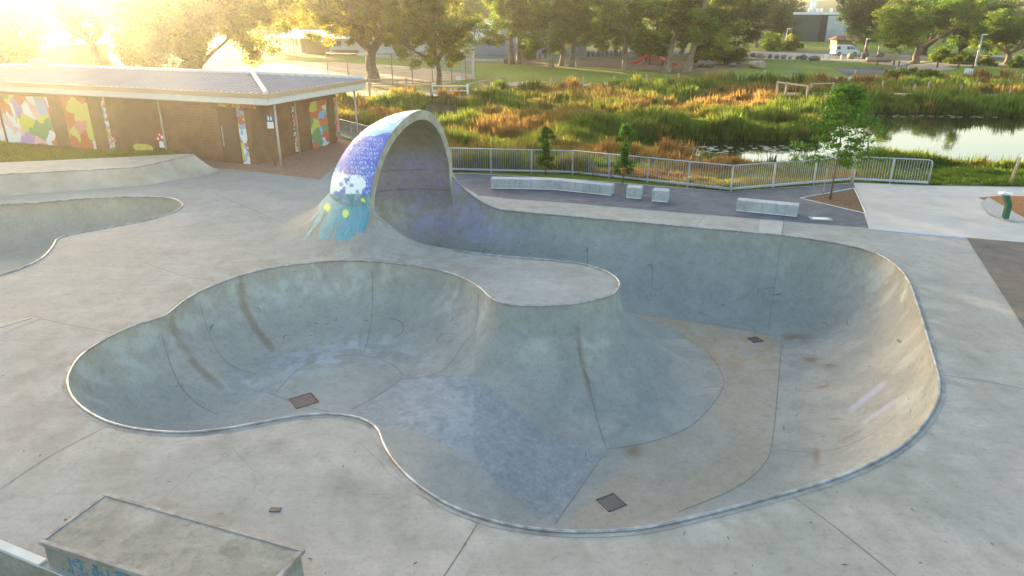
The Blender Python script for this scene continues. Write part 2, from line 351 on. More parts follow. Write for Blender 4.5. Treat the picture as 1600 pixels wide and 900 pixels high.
# -------- paint and stains on the bowl, by where they sit (a colour map of marks and tones)
def strokes_mask(pxs, pys, pts, w, soft=.5):
    d = dist_poly(np.array(pts, float), pxs, pys, closed=False); return 1 - sm(w * (1 - soft), w, d)
BASE = np.array([.325, .318, .288])
def paint_bowl(X, Y, Z):
    n = len(X); C = np.tile(BASE, (n, 1)); px_, py_ = PX(X, Y, Z)
    def mix(m, col, k=1.0): nonlocal C; C = C * (1 - (m * k)[:, None]) + np.array(col) * (m * k)[:, None]
    dl = dist_poly(LIP[:, :2], X, Y); nz = fbm(X * 1.3 + 5, Y * 1.3); nz2 = fbm(X * 4, Y * 4 + Z * 3)
    shallow = 1 - sm(560, 760, px_)
    mix(shallow * (py_ < 600) * sm(.35, .6, nz), (.36, .34, .28), .6)           # warmer upper walls of the shallow end
    mix(sm(.9, .1, dl) * sm(.45, .6, nz2), (.44, .46, .43), .55)                # lime bloom under the coping
    # brown water streaks
    for st, w in (([(375, 445), (380, 480), (400, 515), (425, 545)], 7), ([(268, 495), (280, 540), (310, 575), (345, 605)], 7)):
        mix(strokes_mask(px_, py_, st, w), (.20, .15, .085), .6)
    mix(strokes_mask(px_, py_, [(899, 512), (905, 550), (918, 598), (930, 640)], 4.5), (.20, .12, .07), .65)
    # white-blue scuffs where the walls meet the shallow floor
    for (a, b, rx, ry) in ((395, 600, 55, 22), (470, 570, 40, 16), (560, 540, 70, 14), (640, 560, 40, 14), (500, 560, 60, 14)):
        m = np.exp(-((px_ - a) / rx) ** 2 - ((py_ - b) / ry) ** 2) * sm(.35, .7, nz2); mix(m, (.50, .52, .58), .5)
    # faded violet paint under the shell
    for (a, b, rx, ry, k) in ((640, 250, 60, 22, .35), (655, 330, 18, 60, .6), (728, 300, 35, 24, .9), (690, 340, 45, 30, .6), (748, 345, 26, 34, .7), (770, 372, 40, 18, .35), (820, 365, 30, 20, .4)):
        m = np.exp(-((px_ - a) / rx) ** 2 - ((py_ - b) / ry) ** 2) * sm(.3, .6, nz2); mix(m * (py_ < 405), (.33, .31, .56), k)
    for (a, b, rx, ry, k) in ((1015, 395, 30, 15, .4), (1070, 400, 25, 25, .3), (1010, 420, 30, 20, .25)):
        m = np.exp(-((px_ - a) / rx) ** 2 - ((py_ - b) / ry) ** 2) * sm(.4, .65, nz2); mix(m, (.30, .42, .62), k)
    deep = sm(900, 1010, px_)
    mix((px_ > 560) * sm(.4, .62, nz) * (py_ > 380), (.262, .272, .25), .75)     # patches of darker grey-green over the deep end
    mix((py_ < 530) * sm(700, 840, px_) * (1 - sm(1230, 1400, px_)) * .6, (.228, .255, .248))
    # tan silt on the deep floor
    fl = inside([(975, 487), (1100, 505), (1205, 525), (1222, 545), (1208, 700), (1180, 745), (1040, 815), (880, 825), (1000, 700), (1090, 665), (1130, 600), (1110, 560), (1050, 515)], px_, py_)
    mix(fl * (.6 + .4 * sm(.25, .6, nz)), (.335, .292, .225), .85); mix(fl * (py_ < 580) * sm(.4, .6, nz2), (.33, .24, .14), .5)
    # coarse aggregate ramp
    rp = inside([(545, 642), (630, 592), (680, 585), (722, 586), (762, 602), (800, 636), (850, 676), (940, 715), (865, 824), (835, 800), (780, 760), (740, 715), (690, 690), (640, 672), (598, 668)], px_, py_)
    g = vnoise(X * 22, Y * 22); rd = rp.astype(float); mix(rd, (.25, .272, .285), .9); mix(rd * sm(.5, .95, g), (.35, .375, .39), .5); mix(rd * sm(.5, .05, g), (.19, .205, .215), .4)
    mix(rd * (px_ < 740) * sm(570, 640, px_) * sm(.3, .6, nz2), (.37, .385, .40), .5)
    # dirt on the right hand wall, scraped violet
    for (a, b, c, d_, w, col, k) in ((1330, 640, 1380, 600, 6, (.42, .42, .6), .5), (1350, 660, 1400, 625, 4, (.42, .42, .6), .4), (1310, 690, 1345, 675, 3, (.2, .13, .06), .3)):
        mix(strokes_mask(px_, py_, [(a, b), (c, d_)], w), col, k)
    for (a, b, rx, ry) in ((1250, 556, 18, 3), (1268, 562, 14, 4), (1295, 569, 12, 6), (1282, 603, 16, 4), (1276, 712, 5, 12), (990, 705, 14, 10), (1240, 528, 25, 6)):
        m = np.exp(-((px_ - a) / rx) ** 2 - ((py_ - b) / ry) ** 2) * sm(.3, .5, nz2); mix(m, (.20, .13, .07), .8)
    return C

RAMP_W = np.array([W(a, b, -2.3) for a, b in [(545, 642), (630, 592), (722, 586), (800, 636), (940, 715), (865, 824), (780, 760), (690, 690), (598, 668)]])
skate_bowl = thing('skate_bowl', 'large sunken concrete skate bowl with steel coping and a tongue deck', 'skate bowl', (0, 0, 0))
BP = bowl_points(LIP, .075)
V2, FB = fill(LIP, [], BP)
X, Y = V2[:, 0], V2[:, 1]
Z = bowl_z(X, Y)
on = dist_poly(LIP[:, :2], X, Y) < 1e-3
Z[on] = 0
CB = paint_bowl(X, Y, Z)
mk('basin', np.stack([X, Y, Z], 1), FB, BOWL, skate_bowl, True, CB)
# vertical upper wall where the lip climbs to the shell, and the coping
kk = [k for k in range(len(LIP)) if LIP[k, 2] > .003]
k0, k1 = min(kk) - 1, max(kk) + 1
seg = np.concatenate([LIP[k0:k1], LIP[:1]]) if k1 >= len(LIP) else LIP[k0:k1 + 1]
rows = 7; V = []; 
for j in range(rows): V += [(p[0], p[1], p[2] * j / (rows - 1)) for p in seg]
n = len(seg); Fq = [(j * n + k, j * n + k + 1, (j + 1) * n + k + 1, (j + 1) * n + k) for j in range(rows - 1) for k in range(n - 1)]
V = np.array(V); mk('upper_wall', V, Fq, BOWL, skate_bowl, True, paint_bowl(V[:, 0], V[:, 1], V[:, 2]))
# coping: everywhere but behind the shell mouth
bstart = nA + 6; Lpts = []
shell_mask = ((LIP[:, :2] - CC) @ CN > .12) & (LIP[:, 2] > 1.0)
ids = [k for k in range(len(LIP))]; first = max(np.where(shell_mask)[0]) + 1; last = min(np.where(shell_mask)[0]) - 1
order = list(range(first, len(LIP))) + list(range(0, last + 1))
cq = offset_in(LIP, .012)
cop = [(cq[k, 0], cq[k, 1], LIP[k, 2] + .012) for k in order]
MB().tube(cop, .029, 8).build('coping', COPE, skate_bowl, True)
# worn concrete edge block behind the coping
oq = offset_in(LIP, -.11); iq = offset_in(LIP, -.02); V = []; 
for k in order:
    h1 = LIP[k, 2]; h0 = float(mound_z(np.array([oq[k, 0]]), np.array([oq[k, 1]]))[0])
    V += [(iq[k, 0], iq[k, 1], h1 + .006), (oq[k, 0], oq[k, 1], max(h0, h1 * .9 if h1 < .02 else h0) + .006)]
EDGE = mat('coping surround concrete', (.30, .29, .268), .8, var=.25, scale=2.5, bump=.2, bscale=60, tint=(.20, .195, .175), fine=.12, speck=.2)
mk('edge_band', V, [(2 * k, 2 * k + 1, 2 * k + 3, 2 * k + 2) for k in range(len(order) - 1)], EDGE, skate_bowl, True)
# joint lines in the bowl, drawn as narrow recessed strips that follow the surface
def ray_bowl(pxy):
    z = -1.5
    for _ in range(40):
        x, y = W(pxy[0], pxy[1], z); z += .45 * (float(bowl_z(np.array([x]), np.array([y]))[0]) - z)
    return x, y, z
def joint(name, pts, parent, zfun, w=.016, lift=.006, mt=None, step=.12):
    P = catmull([np.array(p[:2]) for p in pts], False, step); T = np.gradient(P, axis=0); T /= np.linalg.norm(T, axis=1)[:, None] + 1e-9
    Nn = np.stack([-T[:, 1], T[:, 0]], 1); a = P + Nn * w / 2; b = P - Nn * w / 2
    za = zfun(a[:, 0], a[:, 1]) + lift; zb = zfun(b[:, 0], b[:, 1]) + lift
    V = []
    for i in range(len(P)): V += [(a[i, 0], a[i, 1], za[i]), (b[i, 0], b[i, 1], zb[i])]
    return mk(name, V, [(2 * k, 2 * k + 2, 2 * k + 3, 2 * k + 1) for k in range(len(P) - 1)], mt or SEAM, parent)
JB = [[(232, 508), (245, 545), (275, 590), (340, 648)], [(590, 412), (588, 450), (580, 500), (568, 552)], [(898, 490), (905, 540), (920, 600), (948, 700)],
      [(1218, 372), (1213, 420), (1207, 470), (1200, 518)], [(752, 466), (745, 500), (722, 540), (690, 580), (632, 592)], [(948, 702), (1010, 692), (1080, 665), (1125, 615), (1128, 585), (1100, 545), (1050, 515)],
      [(1222, 530), (1216, 600), (1208, 680), (1196, 722), (1150, 762), (1060, 800)], [(940, 715), (905, 765), (868, 818)], [(432, 612), (470, 575), (530, 556), (590, 560), (628, 585), (600, 612), (548, 640)],
      [(974, 484), (1090, 503), (1202, 522)], [(1215, 702), (1280, 706), (1340, 690), (1400, 650)], [(415, 612), (475, 634), (545, 650)], [(285, 470), (330, 530), (400, 585)]]
for jp in JB:
    pts = [ray_bowl(q) for q in jp]; joint('joint_line', pts, skate_bowl, bowl_z, w=.013, lift=.005)
def ray_many(pp):
    pp = np.array(pp, float); z = np.full(len(pp), -1.5); v = (pp[:, 1] - 450) / F; u = (pp[:, 0] - 800) / F
    for _ in range(34):
        t = (HC - z) / (sp + v * cp); x = u * t; y = t * (cp - v * sp); z = z + .45 * (bowl_z(x, y) - z)
    return np.stack([x, y, z], 1)
r2 = random.Random(5); Vs = []; Fs = []
for q in range(120):
    z = r2.random()
    if z < .50: a, b = r2.uniform(700, 1210), r2.uniform(372, 470)
    elif z < .72: a, b = r2.uniform(280, 720), r2.uniform(425, 535)
    elif z < .92: a, b = r2.uniform(1230, 1440), r2.uniform(500, 700)
    else: a, b = r2.uniform(820, 1180), r2.uniform(500, 780)
    rr_ = r2.uniform(5, 26); a0 = r2.uniform(0, 6.28); sw_ = r2.uniform(.3, 1.0) * (3.5 if r2.random() < .15 else 1.1)
    n_ = 9; pp = [(a + rr_ * math.cos(a0 + sw_ * i / n_), b + rr_ * .62 * math.sin(a0 + sw_ * i / n_)) for i in range(n_ + 1)]
    pw = ray_many(pp)
    if not inside(offset_in(LIP, .12), pw[:, 0], pw[:, 1]).all(): continue
    T_ = np.gradient(pw[:, :2], axis=0); T_ /= np.linalg.norm(T_, axis=1)[:, None] + 1e-9; wd_ = r2.uniform(.007, .021); Nn = np.stack([-T_[:, 1], T_[:, 0]], 1) * (wd_ * np.sin(np.linspace(.25, 2.9, n_ + 1)))[:, None]
    A_ = pw[:, :2] + Nn; B_ = pw[:, :2] - Nn; za = bowl_z(A_[:, 0], A_[:, 1]) + .005; zb = bowl_z(B_[:, 0], B_[:, 1]) + .005; o_ = len(Vs)
    for i in range(n_ + 1): Vs += [(A_[i, 0], A_[i, 1], za[i]), (B_[i, 0], B_[i, 1], zb[i])]
    Fs += [(o_ + 2 * k, o_ + 2 * k + 2, o_ + 2 * k + 3, o_ + 2 * k + 1) for k in range(n_)]
tag(mk('wheel_scuffs', Vs, Fs, mat('rubber scuff', (.15, .145, .135), .8, var=.3, scale=9), skate_bowl), kind='stuff')
mat('grey iron', (.10, .10, .105), .6, .3, var=.3, scale=12)
def grate(px, py, size, mt, label, ang, zs=None):
    x, y, z = ray_bowl((px, py)) if zs is None else (*W(px, py, zs), zs)
    g = MB(); M = Matrix.Translation((x, y, z + .012)) @ Matrix.Rotation(ang, 4, 'Z'); s = size / 2
    for a, b, c, d in ((-s, s, -s, -s + .03), (-s, s, s - .03, s), (-s, -s + .03, -s, s), (s - .03, s, -s, s)): g.box(a, b, c, d, -.03, .004, M=M)
    k = -s + .06
    while k < s - .03: g.box(k, k + .022, -s + .02, s - .02, -.03, 0, M=M); k += .05
    g.box(-s, s, -s, s, -.06, -.025, M=M)
    o = g.build('drain_grate', mt, skate_bowl); o['label'] = label
grate(475, 626, .62, RUST, 'rusty drain grate on the shallow floor', R(35))
grate(955, 785, .50, mat('grey iron'), 'dark drain grate on the deep floor beside the ramp', R(30))
grate(1180, 531, .40, mat('grey iron', (.15, .15, .155), .6, .3, var=.3, scale=12), 'square drain grate against the foot of the far wall', R(20))
# sticker under the tongue lip
x, y, z = ray_bowl((922, 478))
MB().box(-.16, .16, -.004, .004, -.05, .05, M=Matrix.Translation((x + .03, y - .06, z - .05)) @ Matrix.Rotation(R(14), 4, 'Z') @ Matrix.Rotation(R(-12), 4, 'X')).build('sticker', WHITE, skate_bowl)

# ------------------------------------------------------------------ the over-vertical shell
rim_px = [(577, 325), (579, 300), (586, 268), (596, 238), (610, 211), (627, 190), (644, 177), (660, 172), (676, 178), (690, 197), (700, 226), (706, 252), (707, 277)]
def rim_point(px, py):                           # ray against the upright plane of the mouth
    v = (py - 450) / F; u = (px - 800) / F; d = np.array([u, cp - v * sp, -(sp + v * cp)])
    t = (CC @ CN) / (d[:2] @ CN); p = d * t + np.array([0, 0, HC]); return (p[:2] - CC) @ CE, p[2]
rim = np.array([rim_point(*p) for p in rim_px])
print('RIM', np.round(rim, 2).tolist(), 'CW', CW)
rimc = catmull(rim, False, .1); it = int(np.argmax(rimc[:, 1])); ZT = rimc[it, 1]
Lb = rimc[:it + 1]; Rb = rimc[it:][::-1]
Lb = Lb[np.argsort(Lb[:, 1])]; Rb = Rb[np.argsort(Rb[:, 1])]
def section(z, shrink=0.0):
    f = 1 - shrink / (CW / 2); z0 = .6; zz = z0 + (z - z0) / f if z > z0 else z
    zz = min(zz, ZT)
    a = np.interp(zz, Lb[:, 1], Lb[:, 0]) if zz > Lb[0, 1] else -CW / 2; b = np.interp(zz, Rb[:, 1], Rb[:, 0]) if zz > Rb[0, 1] else CW / 2
    return a * f, b * f
SH_T = .26
shell = thing('concrete_wave_shell', 'overhanging domed concrete cradle painted blue and white at the end of the bowl', 'skate feature', (float(CC[0]), float(CC[1]), 0))
def shell_surface(shrink, nz, nphi, ph0=0.0, ph1=math.pi, grow=0.0, zlo=0.0):
    shr = lambda z: shrink * float(sm(-.25, 1.3, z)) + (.012 if shrink else 0)
    f = 1 - shrink / (CW / 2); zt = .6 + (ZT - .6) * f; V = []
    zs = [zlo + (zt - zlo) * math.sin(math.pi / 2 * i / (nz - 1)) for i in range(nz)]
    for z in zs:
        a, b = section(z, shr(z)); c = (a + b) / 2; hw = (b - a) / 2 + (grow if hw_ok(z, zt) else 0)
        for k in range(nphi):
            ph = ph0 + (ph1 - ph0) * k / (nphi - 1)
            q = CC + CE * (c - hw * math.cos(ph)) + CN * hw * KD * math.sin(ph); V.append((q[0], q[1], z))
    return np.array(V)
def hw_ok(z, zt): return True
nz, nph = 110, 90
Vo = shell_surface(-.0, nz, nph); Vi = shell_surface(SH_T, nz, nph, zlo=-.25)
gridf = lambda nz, nph, o=0, flip=False: [((o + i * nph + k, o + i * nph + k + 1, o + (i + 1) * nph + k + 1, o + (i + 1) * nph + k) if not flip else (o + i * nph + k, o + (i + 1) * nph + k, o + (i + 1) * nph + k + 1, o + i * nph + k + 1)) for i in range(nz - 1) for k in range(nph - 1)]
loc0 = np.array([CC[0], CC[1], 0])
def paint_in(V):
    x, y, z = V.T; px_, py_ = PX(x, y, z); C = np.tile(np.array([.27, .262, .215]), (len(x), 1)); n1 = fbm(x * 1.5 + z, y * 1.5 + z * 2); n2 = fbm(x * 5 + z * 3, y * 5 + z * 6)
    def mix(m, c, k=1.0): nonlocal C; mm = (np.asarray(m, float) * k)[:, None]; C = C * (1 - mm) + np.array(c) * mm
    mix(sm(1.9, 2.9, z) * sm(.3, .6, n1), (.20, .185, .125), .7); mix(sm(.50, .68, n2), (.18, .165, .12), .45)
    for (a, b, rx, ry, k) in ((645, 250, 70, 13, .55), (642, 272, 12, 30, .5), (600, 290, 14, 20, .45), (688, 283, 22, 9, .8), (655, 315, 20, 30, .75), (620, 300, 30, 25, .45), (690, 320, 30, 30, .6), (665, 262, 60, 20, .45)):
        mix(np.exp(-((px_ - a) / rx) ** 2 - ((py_ - b) / ry) ** 2) * sm(.2, .5, n2), (.31, .29, .50), k)
    mix(np.exp(-((px_ - 652) / 7) ** 2 - ((py_ - 345) / 12) ** 2), (.17, .12, .06), .6)
    for zz, w_ in ((.72, .020), (1.55, .020)): mix(np.exp(-((z - zz - .04 * (n1 - .5)) / w_) ** 2) * sm(.2, .5, n2), (.13, .12, .10), .6)
    for zz in np.arange(.25, 4.2, .31): mix(np.exp(-((z - zz) / .02) ** 2) * sm(.45, .7, n1), (.20, .19, .16), .18)
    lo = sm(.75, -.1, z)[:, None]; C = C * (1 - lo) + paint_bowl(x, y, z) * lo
    return C
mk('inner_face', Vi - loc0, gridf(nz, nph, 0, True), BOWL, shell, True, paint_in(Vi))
# mouth rim: strip between the two skins
V = []; 
for i in range(nz): V += [Vo[i * nph], Vi[i * nph]]
for i in range(nz - 1, -1, -1): V += [Vo[i * nph + nph - 1], Vi[i * nph + nph - 1]]
V = np.array(V) - loc0 - np.array([CN[0], CN[1], 0]) * .012
mk('mouth_rim', V, [(2 * k, 2 * k + 1, 2 * k + 3, 2 * k + 2) for k in range(len(V) // 2 - 1)], mat('rim concrete', (.36, .345, .28), .8, var=.2, scale=4, tint=(.26, .25, .19), bump=.3, bscale=40), shell)
# outer skin with its mural: paint colours worked out on the surface itself
TEAL, AQUA, BLUE, VIOL, WHT, LIME = (.03, .22, .27), (.22, .58, .60), (.07, .12, .55), (.10, .04, .40), (.74, .76, .80), (.55, .68, .10)
tend = [([(508, 306), (503, 330), (492, 352), (478, 372)], 1.8), ([(514, 306), (511, 340), (500, 364)], 2.4), ([(505, 312), (498, 332), (484, 346)], 1.3), ([(509, 318), (500, 345), (488, 358)], 1.3), ([(524, 306), (524, 340), (513, 364), (508, 372)], 5.5), ([(532, 308), (533, 345), (526, 372)], 5.5), ([(541, 306), (543, 345), (533, 370)], 6), ([(549, 308), (552, 340), (545, 368), (538, 374)], 5), ([(557, 310), (559, 342), (551, 366)], 5), ([(565, 312), (568, 340), (562, 360)], 4), ([(572, 314), (575, 332), (571, 352), (566, 362)], 3.2), ([(518, 306), (519, 330)], 8), ([(535, 308), (537, 334)], 10), ([(553, 308), (555, 332)], 10), ([(568, 312), (569, 326)], 7), ([(508, 308), (508, 322)], 6), ([(520, 335), (505, 360), (499, 374)], 2), ([(540, 345), (528, 374)], 2.5)]
def mural(V, base, on_shell=True):
    x, y = PX(V[:, 0], V[:, 1], V[:, 2]); n = len(x); C = np.tile(np.array(base, float), (n, 1))
    def mix(m, c, k=1.0): nonlocal C; mm = (np.asarray(m, float) * k)[:, None]; C = C * (1 - mm) + np.array(c) * mm
    nn = fbm(x / 9, y / 9); nf = fbm(x / 3.5 + 40, y / 3.5)
    up = (V[:, 2] > .55) & on_shell
    mix(up, WHT); 
    mix(up & (y > 196) & (y < 211) & (nn > .3), (.45, .70, .80), .8); mix(up & (y > 204) & (y < 211), AQUA, .9)
    wave = 190 + 5 * np.sin(x / 6.0); mix(up & (np.abs(y - wave) < 1.5) & (x > 575), (.2, .65, .65), .8)
    mix(up & (y >= 210 + 3 * np.sin(x / 9)) & (y < 309), BLUE)
    mix(up & (y > 210) & (y < 275) & (nf > .55), (.09, .16, .60), .35)
    for (a, b, rx, ry) in ((527, 283, 13, 15), (552, 300, 13, 22), (563, 287, 9, 9), (540, 272, 8, 7), (519, 295, 8, 10), (557, 280, 12, 8)):
        mix(up & (((x - a) / rx) ** 2 + ((y - b) / ry) ** 2 + (nf - .5) * 1.6 < 1), (.72, .80, .82), .95)
    for (a, b, rx, ry) in ((533, 288, 3, 4), (549, 290, 4, 3), (558, 302, 3, 5), (525, 301, 4, 3)):
        mix(up & (((x - a) / rx) ** 2 + ((y - b) / ry) ** 2 < 1), (.15, .20, .55), .9)
    for (a, b, rx, ry) in ((508, 305, 7, 14), (530, 312, 10, 9), (568, 318, 7, 15), (548, 268, 12, 5)):
        mix(up & (((x - a) / rx) ** 2 + ((y - b) / ry) ** 2 < 1), VIOL, .85)
    mix(up & (y > 262) & (y < 318) & (nf > .66), (.30, .70, .72), .6)
    low = y > 303
    drip = np.zeros(n)
    for pts, w in tend: drip = np.maximum(drip, strokes_mask(x, y, pts, w * .80, .25))
    edge = np.zeros(n)
    for pts, w in tend: edge = np.maximum(edge, strokes_mask(x, y, pts, w * .80 + 1.2, .1))
    mix(edge * low, (.14, .40, .36), .6); mix(drip * low, TEAL); mix(drip * low * sm(.45, .6, nf), (.06, .30, .44), .8); mix(low & (V[:, 2] > .95) & (y < 322), TEAL, .9); mix(drip * low * sm(.55, .66, nn), (.10, .22, .45), .5); mix(low * sm(.56, .7, nf), base, .45)
    for (a, b, r_) in ((511, 325, 5), (540, 334, 5)): mix((np.hypot((x - a), (y - b) * .8) < r_), LIME, .9)
    mix((np.hypot(x - 567, y - 313) < 3), (.85, .65, .1)); mix(up * sm(.62, .72, fbm(x / 2.2 + 90, y / 2.2)), (.5, .5, .48), .22); mix(up * sm(.35, .7, nn), (.45, .47, .55), .16)
    return C
nz2, nph2 = 150, 230
Vm = shell_surface(0, nz2, nph2)
outer = mk('outer_face', Vm - loc0, gridf(nz2, nph2), mat('mural paint', rough=.62, attr=True, var=.06, scale=4, spec=.5), shell, True, mural(Vm, (.36, .35, .31)))
# the painted verses: rows of small brushed strokes standing a hair off the skin
def skin_at(px, py):
    v = (py - 450) / F; u = (px - 800) / F; d = np.array([u, cp - v * sp, -(sp + v * cp)])
    t = np.arange(20, 36, .03); p = d[None] * t[:, None] + np.array([0, 0, HC]); p = p[(p[:, 2] < ZT - .02) & (p[:, 2] > 0)]
    zt_ = np.clip(p[:, 2], 0, ZT); a = np.where(zt_ > Lb[0, 1], np.interp(zt_, Lb[:, 1], Lb[:, 0]), -CW / 2); b = np.where(zt_ > Rb[0, 1], np.interp(zt_, Rb[:, 1], Rb[:, 0]), CW / 2)
    c = (a + b) / 2; hw = (b - a) / 2; q = p[:, :2] - CC; e = (q @ CE - c) / hw; nn = (q @ CN) / (hw * KD); ok_ = np.where((nn > 0) & (e * e + nn * nn < 1))[0]
    if not len(ok_): return None
    k = ok_[0]; g = np.array([*(CE * e[k] / hw[k] + CN * nn[k] / (hw[k] * KD)), .25]); g /= np.linalg.norm(g); return p[k] + g * .012, g
r3 = random.Random(3); wr = MB()
for row in range(9):
    yy = 216 + row * 7.3; x0 = {0: 556, 1: 553, 2: 548, 3: 545, 4: 541, 5: 543, 6: 549, 7: 553, 8: 558}[row]; x1 = 601 - row * 2.6; xx = x0
    while xx < x1 - 3:
        wdt = r3.uniform(2.0, 3.2); hgt = 4.2
        for s_ in range(r3.choice((2, 3, 3))):
            a = (xx + r3.choice((0, wdt * .9)), yy + r3.choice((0, hgt / 2, hgt))); b = (xx + r3.choice((0, wdt * .9, wdt / 2)), yy + r3.choice((0, hgt / 2, hgt)))
            if a == b: continue
            A_ = skin_at(*a); B_ = skin_at(*b)
            if A_ and B_ and np.linalg.norm(A_[0] - B_[0]) < .4: wr.tube([A_[0] - loc0, B_[0] - loc0], .011, 4)
        xx += wdt + (r3.uniform(2.5, 4) if r3.random() < .22 else .9)
wr.build('lettering', mat('white brush paint', (.62, .68, .86), .5), shell)

# ------------------------------------------------------------------ the second bowl, far left
lip2 = [(-260, 345), (-120, 328), (0, 320), (60, 317), (130, 311), (200, 308), (250, 308.5), (275, 312), (286, 320), (280, 328), (255, 338), (220, 347), (160, 358), (97, 371), (84, 385), (71, 400), (48, 414), (0, 431), (-90, 455), (-260, 470), (-420, 430), (-380, 370)]
LIP2 = np.array([[*W(a, b), 0] for a, b in lip2]); LIP2 = catmull(LIP2, True, .3); W2 = np.full(len(LIP2), 2.0)
b2 = thing('skate_bowl', 'smaller hazy concrete bowl sunk beside the grassy bank near the brown building', 'skate bowl')
v2, f2 = fill(LIP2, [], bowl_points(LIP2, .3)); z2 = bowl_z(v2[:, 0], v2[:, 1], LIP2, W2, -1.6); z2[dist_poly(LIP2[:, :2], v2[:, 0], v2[:, 1]) < 1e-3] = 0
c2 = np.tile([.36, .33, .27], (len(v2), 1)) * (.85 + .3 * fbm(v2[:, 0], v2[:, 1]))[:, None]
mk('basin', np.stack([v2[:, 0], v2[:, 1], z2], 1), f2, BOWL, b2, True, c2)
c2q = offset_in(LIP2, .012); MB().tube([(p[0], p[1], .012) for p in c2q], .036, 6, closed=True).build('coping', COPE, b2, True)

# ------------------------------------------------------------------ the deck
sA = np.array(W(0, 858)); sB = np.array(W(62, 884)); sd = (sB - sA) / np.linalg.norm(sB - sA)
stepL = sA - sd * 14; stepR = sA + sd * 9.5
deck_o = [tuple(stepL), tuple(stepR), (2.0, 1.0), (32, 1.0), (34, 12), (32, 26), W(1800, 300), W(1640, 292), W(1465, 290), W(1447, 289), W(1335, 285), W(1140, 299), W(905, 280), W(735, 270), W(705, 270), W(530, 216), W(500, 200), (-34, 52), (-44, 30), (-40, 14)]
deck_o = [np.array(p) for p in deck_o]
DO = []
for k in range(len(deck_o)):
    a = deck_o[k]; b = deck_o[(k + 1) % len(deck_o)]; m = max(1, int(np.linalg.norm(b - a) / 1.2)); DO += [a + (b - a) * i / m for i in range(m)]
DO = np.array(DO)
gx, gy = np.meshgrid(np.arange(-44, 34, .9), np.arange(0, 53, .9)); gx = gx.ravel(); gy = gy.ravel()
kx, ky = np.meshgrid(np.arange(-13, 17, .2), np.arange(5.5, 30, .2)); gx = np.concatenate([gx + .013, kx.ravel()]); gy = np.concatenate([gy + .017, ky.ravel()])
hx, hy = np.meshgrid(np.arange(CC[0] - 7, CC[0] + 5, .16), np.arange(CC[1] - 6, CC[1] + 7, .16)); hx = hx.ravel(); hy = hy.ravel()
near = mound_z(hx, hy) > .0; hx = hx[near]; hy = hy[near]
gx = np.concatenate([gx, hx]); gy = np.concatenate([gy, hy])
ok = inside(DO, gx, gy) & ~inside(LIP[:, :2], gx, gy) & ~inside(LIP2[:, :2], gx, gy) & (dist_poly(LIP[:, :2], gx, gy) > .12) & (dist_poly(LIP2[:, :2], gx, gy) > .3) & (dist_poly(DO, gx, gy) > .3)
ex = [offset_in(LIP, -d)[MH > .003] for d in (.03, .07)]
pts = np.concatenate([np.stack([gx[ok], gy[ok]], 1)] + ex)
vd, fd = fill(DO, [LIP, LIP2], pts); zd = mound_z(vd[:, 0], vd[:, 1])
# lip vertices take the lip's own height
for k in range(len(LIP)):
    if LIP[k, 2] > .003:
        j = np.argmin((vd[:, 0] - LIP[k, 0]) ** 2 + (vd[:, 1] - LIP[k, 1]) ** 2); zd[j] = LIP[k, 2]
def paint_deck(X, Y, Z):
    C = np.tile(np.array([.34, .318, .296]), (len(X), 1)); px_, py_ = PX(X, Y, Z); n1 = fbm(X * .5 + 3, Y * .5); n2 = fbm(X * 2.2, Y * 2.2 + 9); n3 = fbm(X * 5, Y * 1.6)
    def mix(m, c, k=1.0): nonlocal C; mm = (np.asarray(m, float) * k)[:, None]; C = C * (1 - mm) + np.array(c) * mm
    d = dist_poly(LIP[:, :2], X, Y)
    mix(sm(.35, .65, n1), (.285, .29, .272), .6); mix(sm(.52, .7, n3), (.255, .26, .235), .45)
    mix(sm(2.2, .15, d) * sm(.38, .62, n2), (.215, .212, .185), .6); mix(sm(.9, .1, d) * sm(.45, .6, n3), (.36, .36, .345), .5)
    for (a, b, rx, ry, c, k) in ((520, 700, 45, 26, (.36, .37, .36), .8), (560, 760, 60, 35, (.22, .215, .19), .5), (640, 770, 60, 18, (.25, .24, .21), .5), (700, 428, 60, 12, (.235, .195, .165), .6), (760, 440, 30, 12, (.235, .195, .165), .5), (840, 447, 70, 18, (.36, .36, .36), .6), (470, 700, 80, 30, (.24, .235, .21), .45), (1360, 760, 90, 25, (.22, .24, .20), .45), (130, 640, 40, 16, (.24, .22, .18), .5), (1290, 770, 50, 25, (.22, .24, .21), .4)):
        mix(np.exp(-((px_ - a) / rx) ** 2 - ((py_ - b) / ry) ** 2) * sm(.25, .55, n2), c, k)
    mix(strokes_mask(px_, py_, [(295, 678), (270, 700), (225, 725)], 9), (.36, .36, .345), .7)
    mix(strokes_mask(px_, py_, [(1380, 735), (1450, 790), (1560, 850)], 12) * sm(.3, .6, n2), (.22, .235, .21), .5)
    for q in range(16):
        r_ = random.Random(q); a, b = r_.uniform(0, 1600), r_.uniform(560, 880); l = r_.uniform(60, 220); an = r_.uniform(-.5, .2) + (0.6 if a > 1200 else 0)
        mix(strokes_mask(px_, py_, [(a, b), (a + l * math.cos(an), b + l * math.sin(an) * .5)], r_.uniform(4, 14)) * sm(.3, .6, n3), (.36, .36, .34) if q % 2 else (.25, .25, .225), .4)
    return C
deck = mk('plaza_pavement', np.stack([vd[:, 0], vd[:, 1], zd], 1), fd, CONC, None, True, paint_deck(vd[:, 0], vd[:, 1], zd)); tag(deck, kind='structure')
# slab edge going down
V = []; 
for p in DO: V += [(p[0], p[1], 0), (p[0], p[1], -1.3)]
n = len(DO); sk = mk('plaza_slab_edge', V, [(2 * k, 2 * k + 1, (2 * k + 3) % (2 * n), (2 * k + 2) % (2 * n)) for k in range(n)], PALE, None); tag(sk, kind='structure')
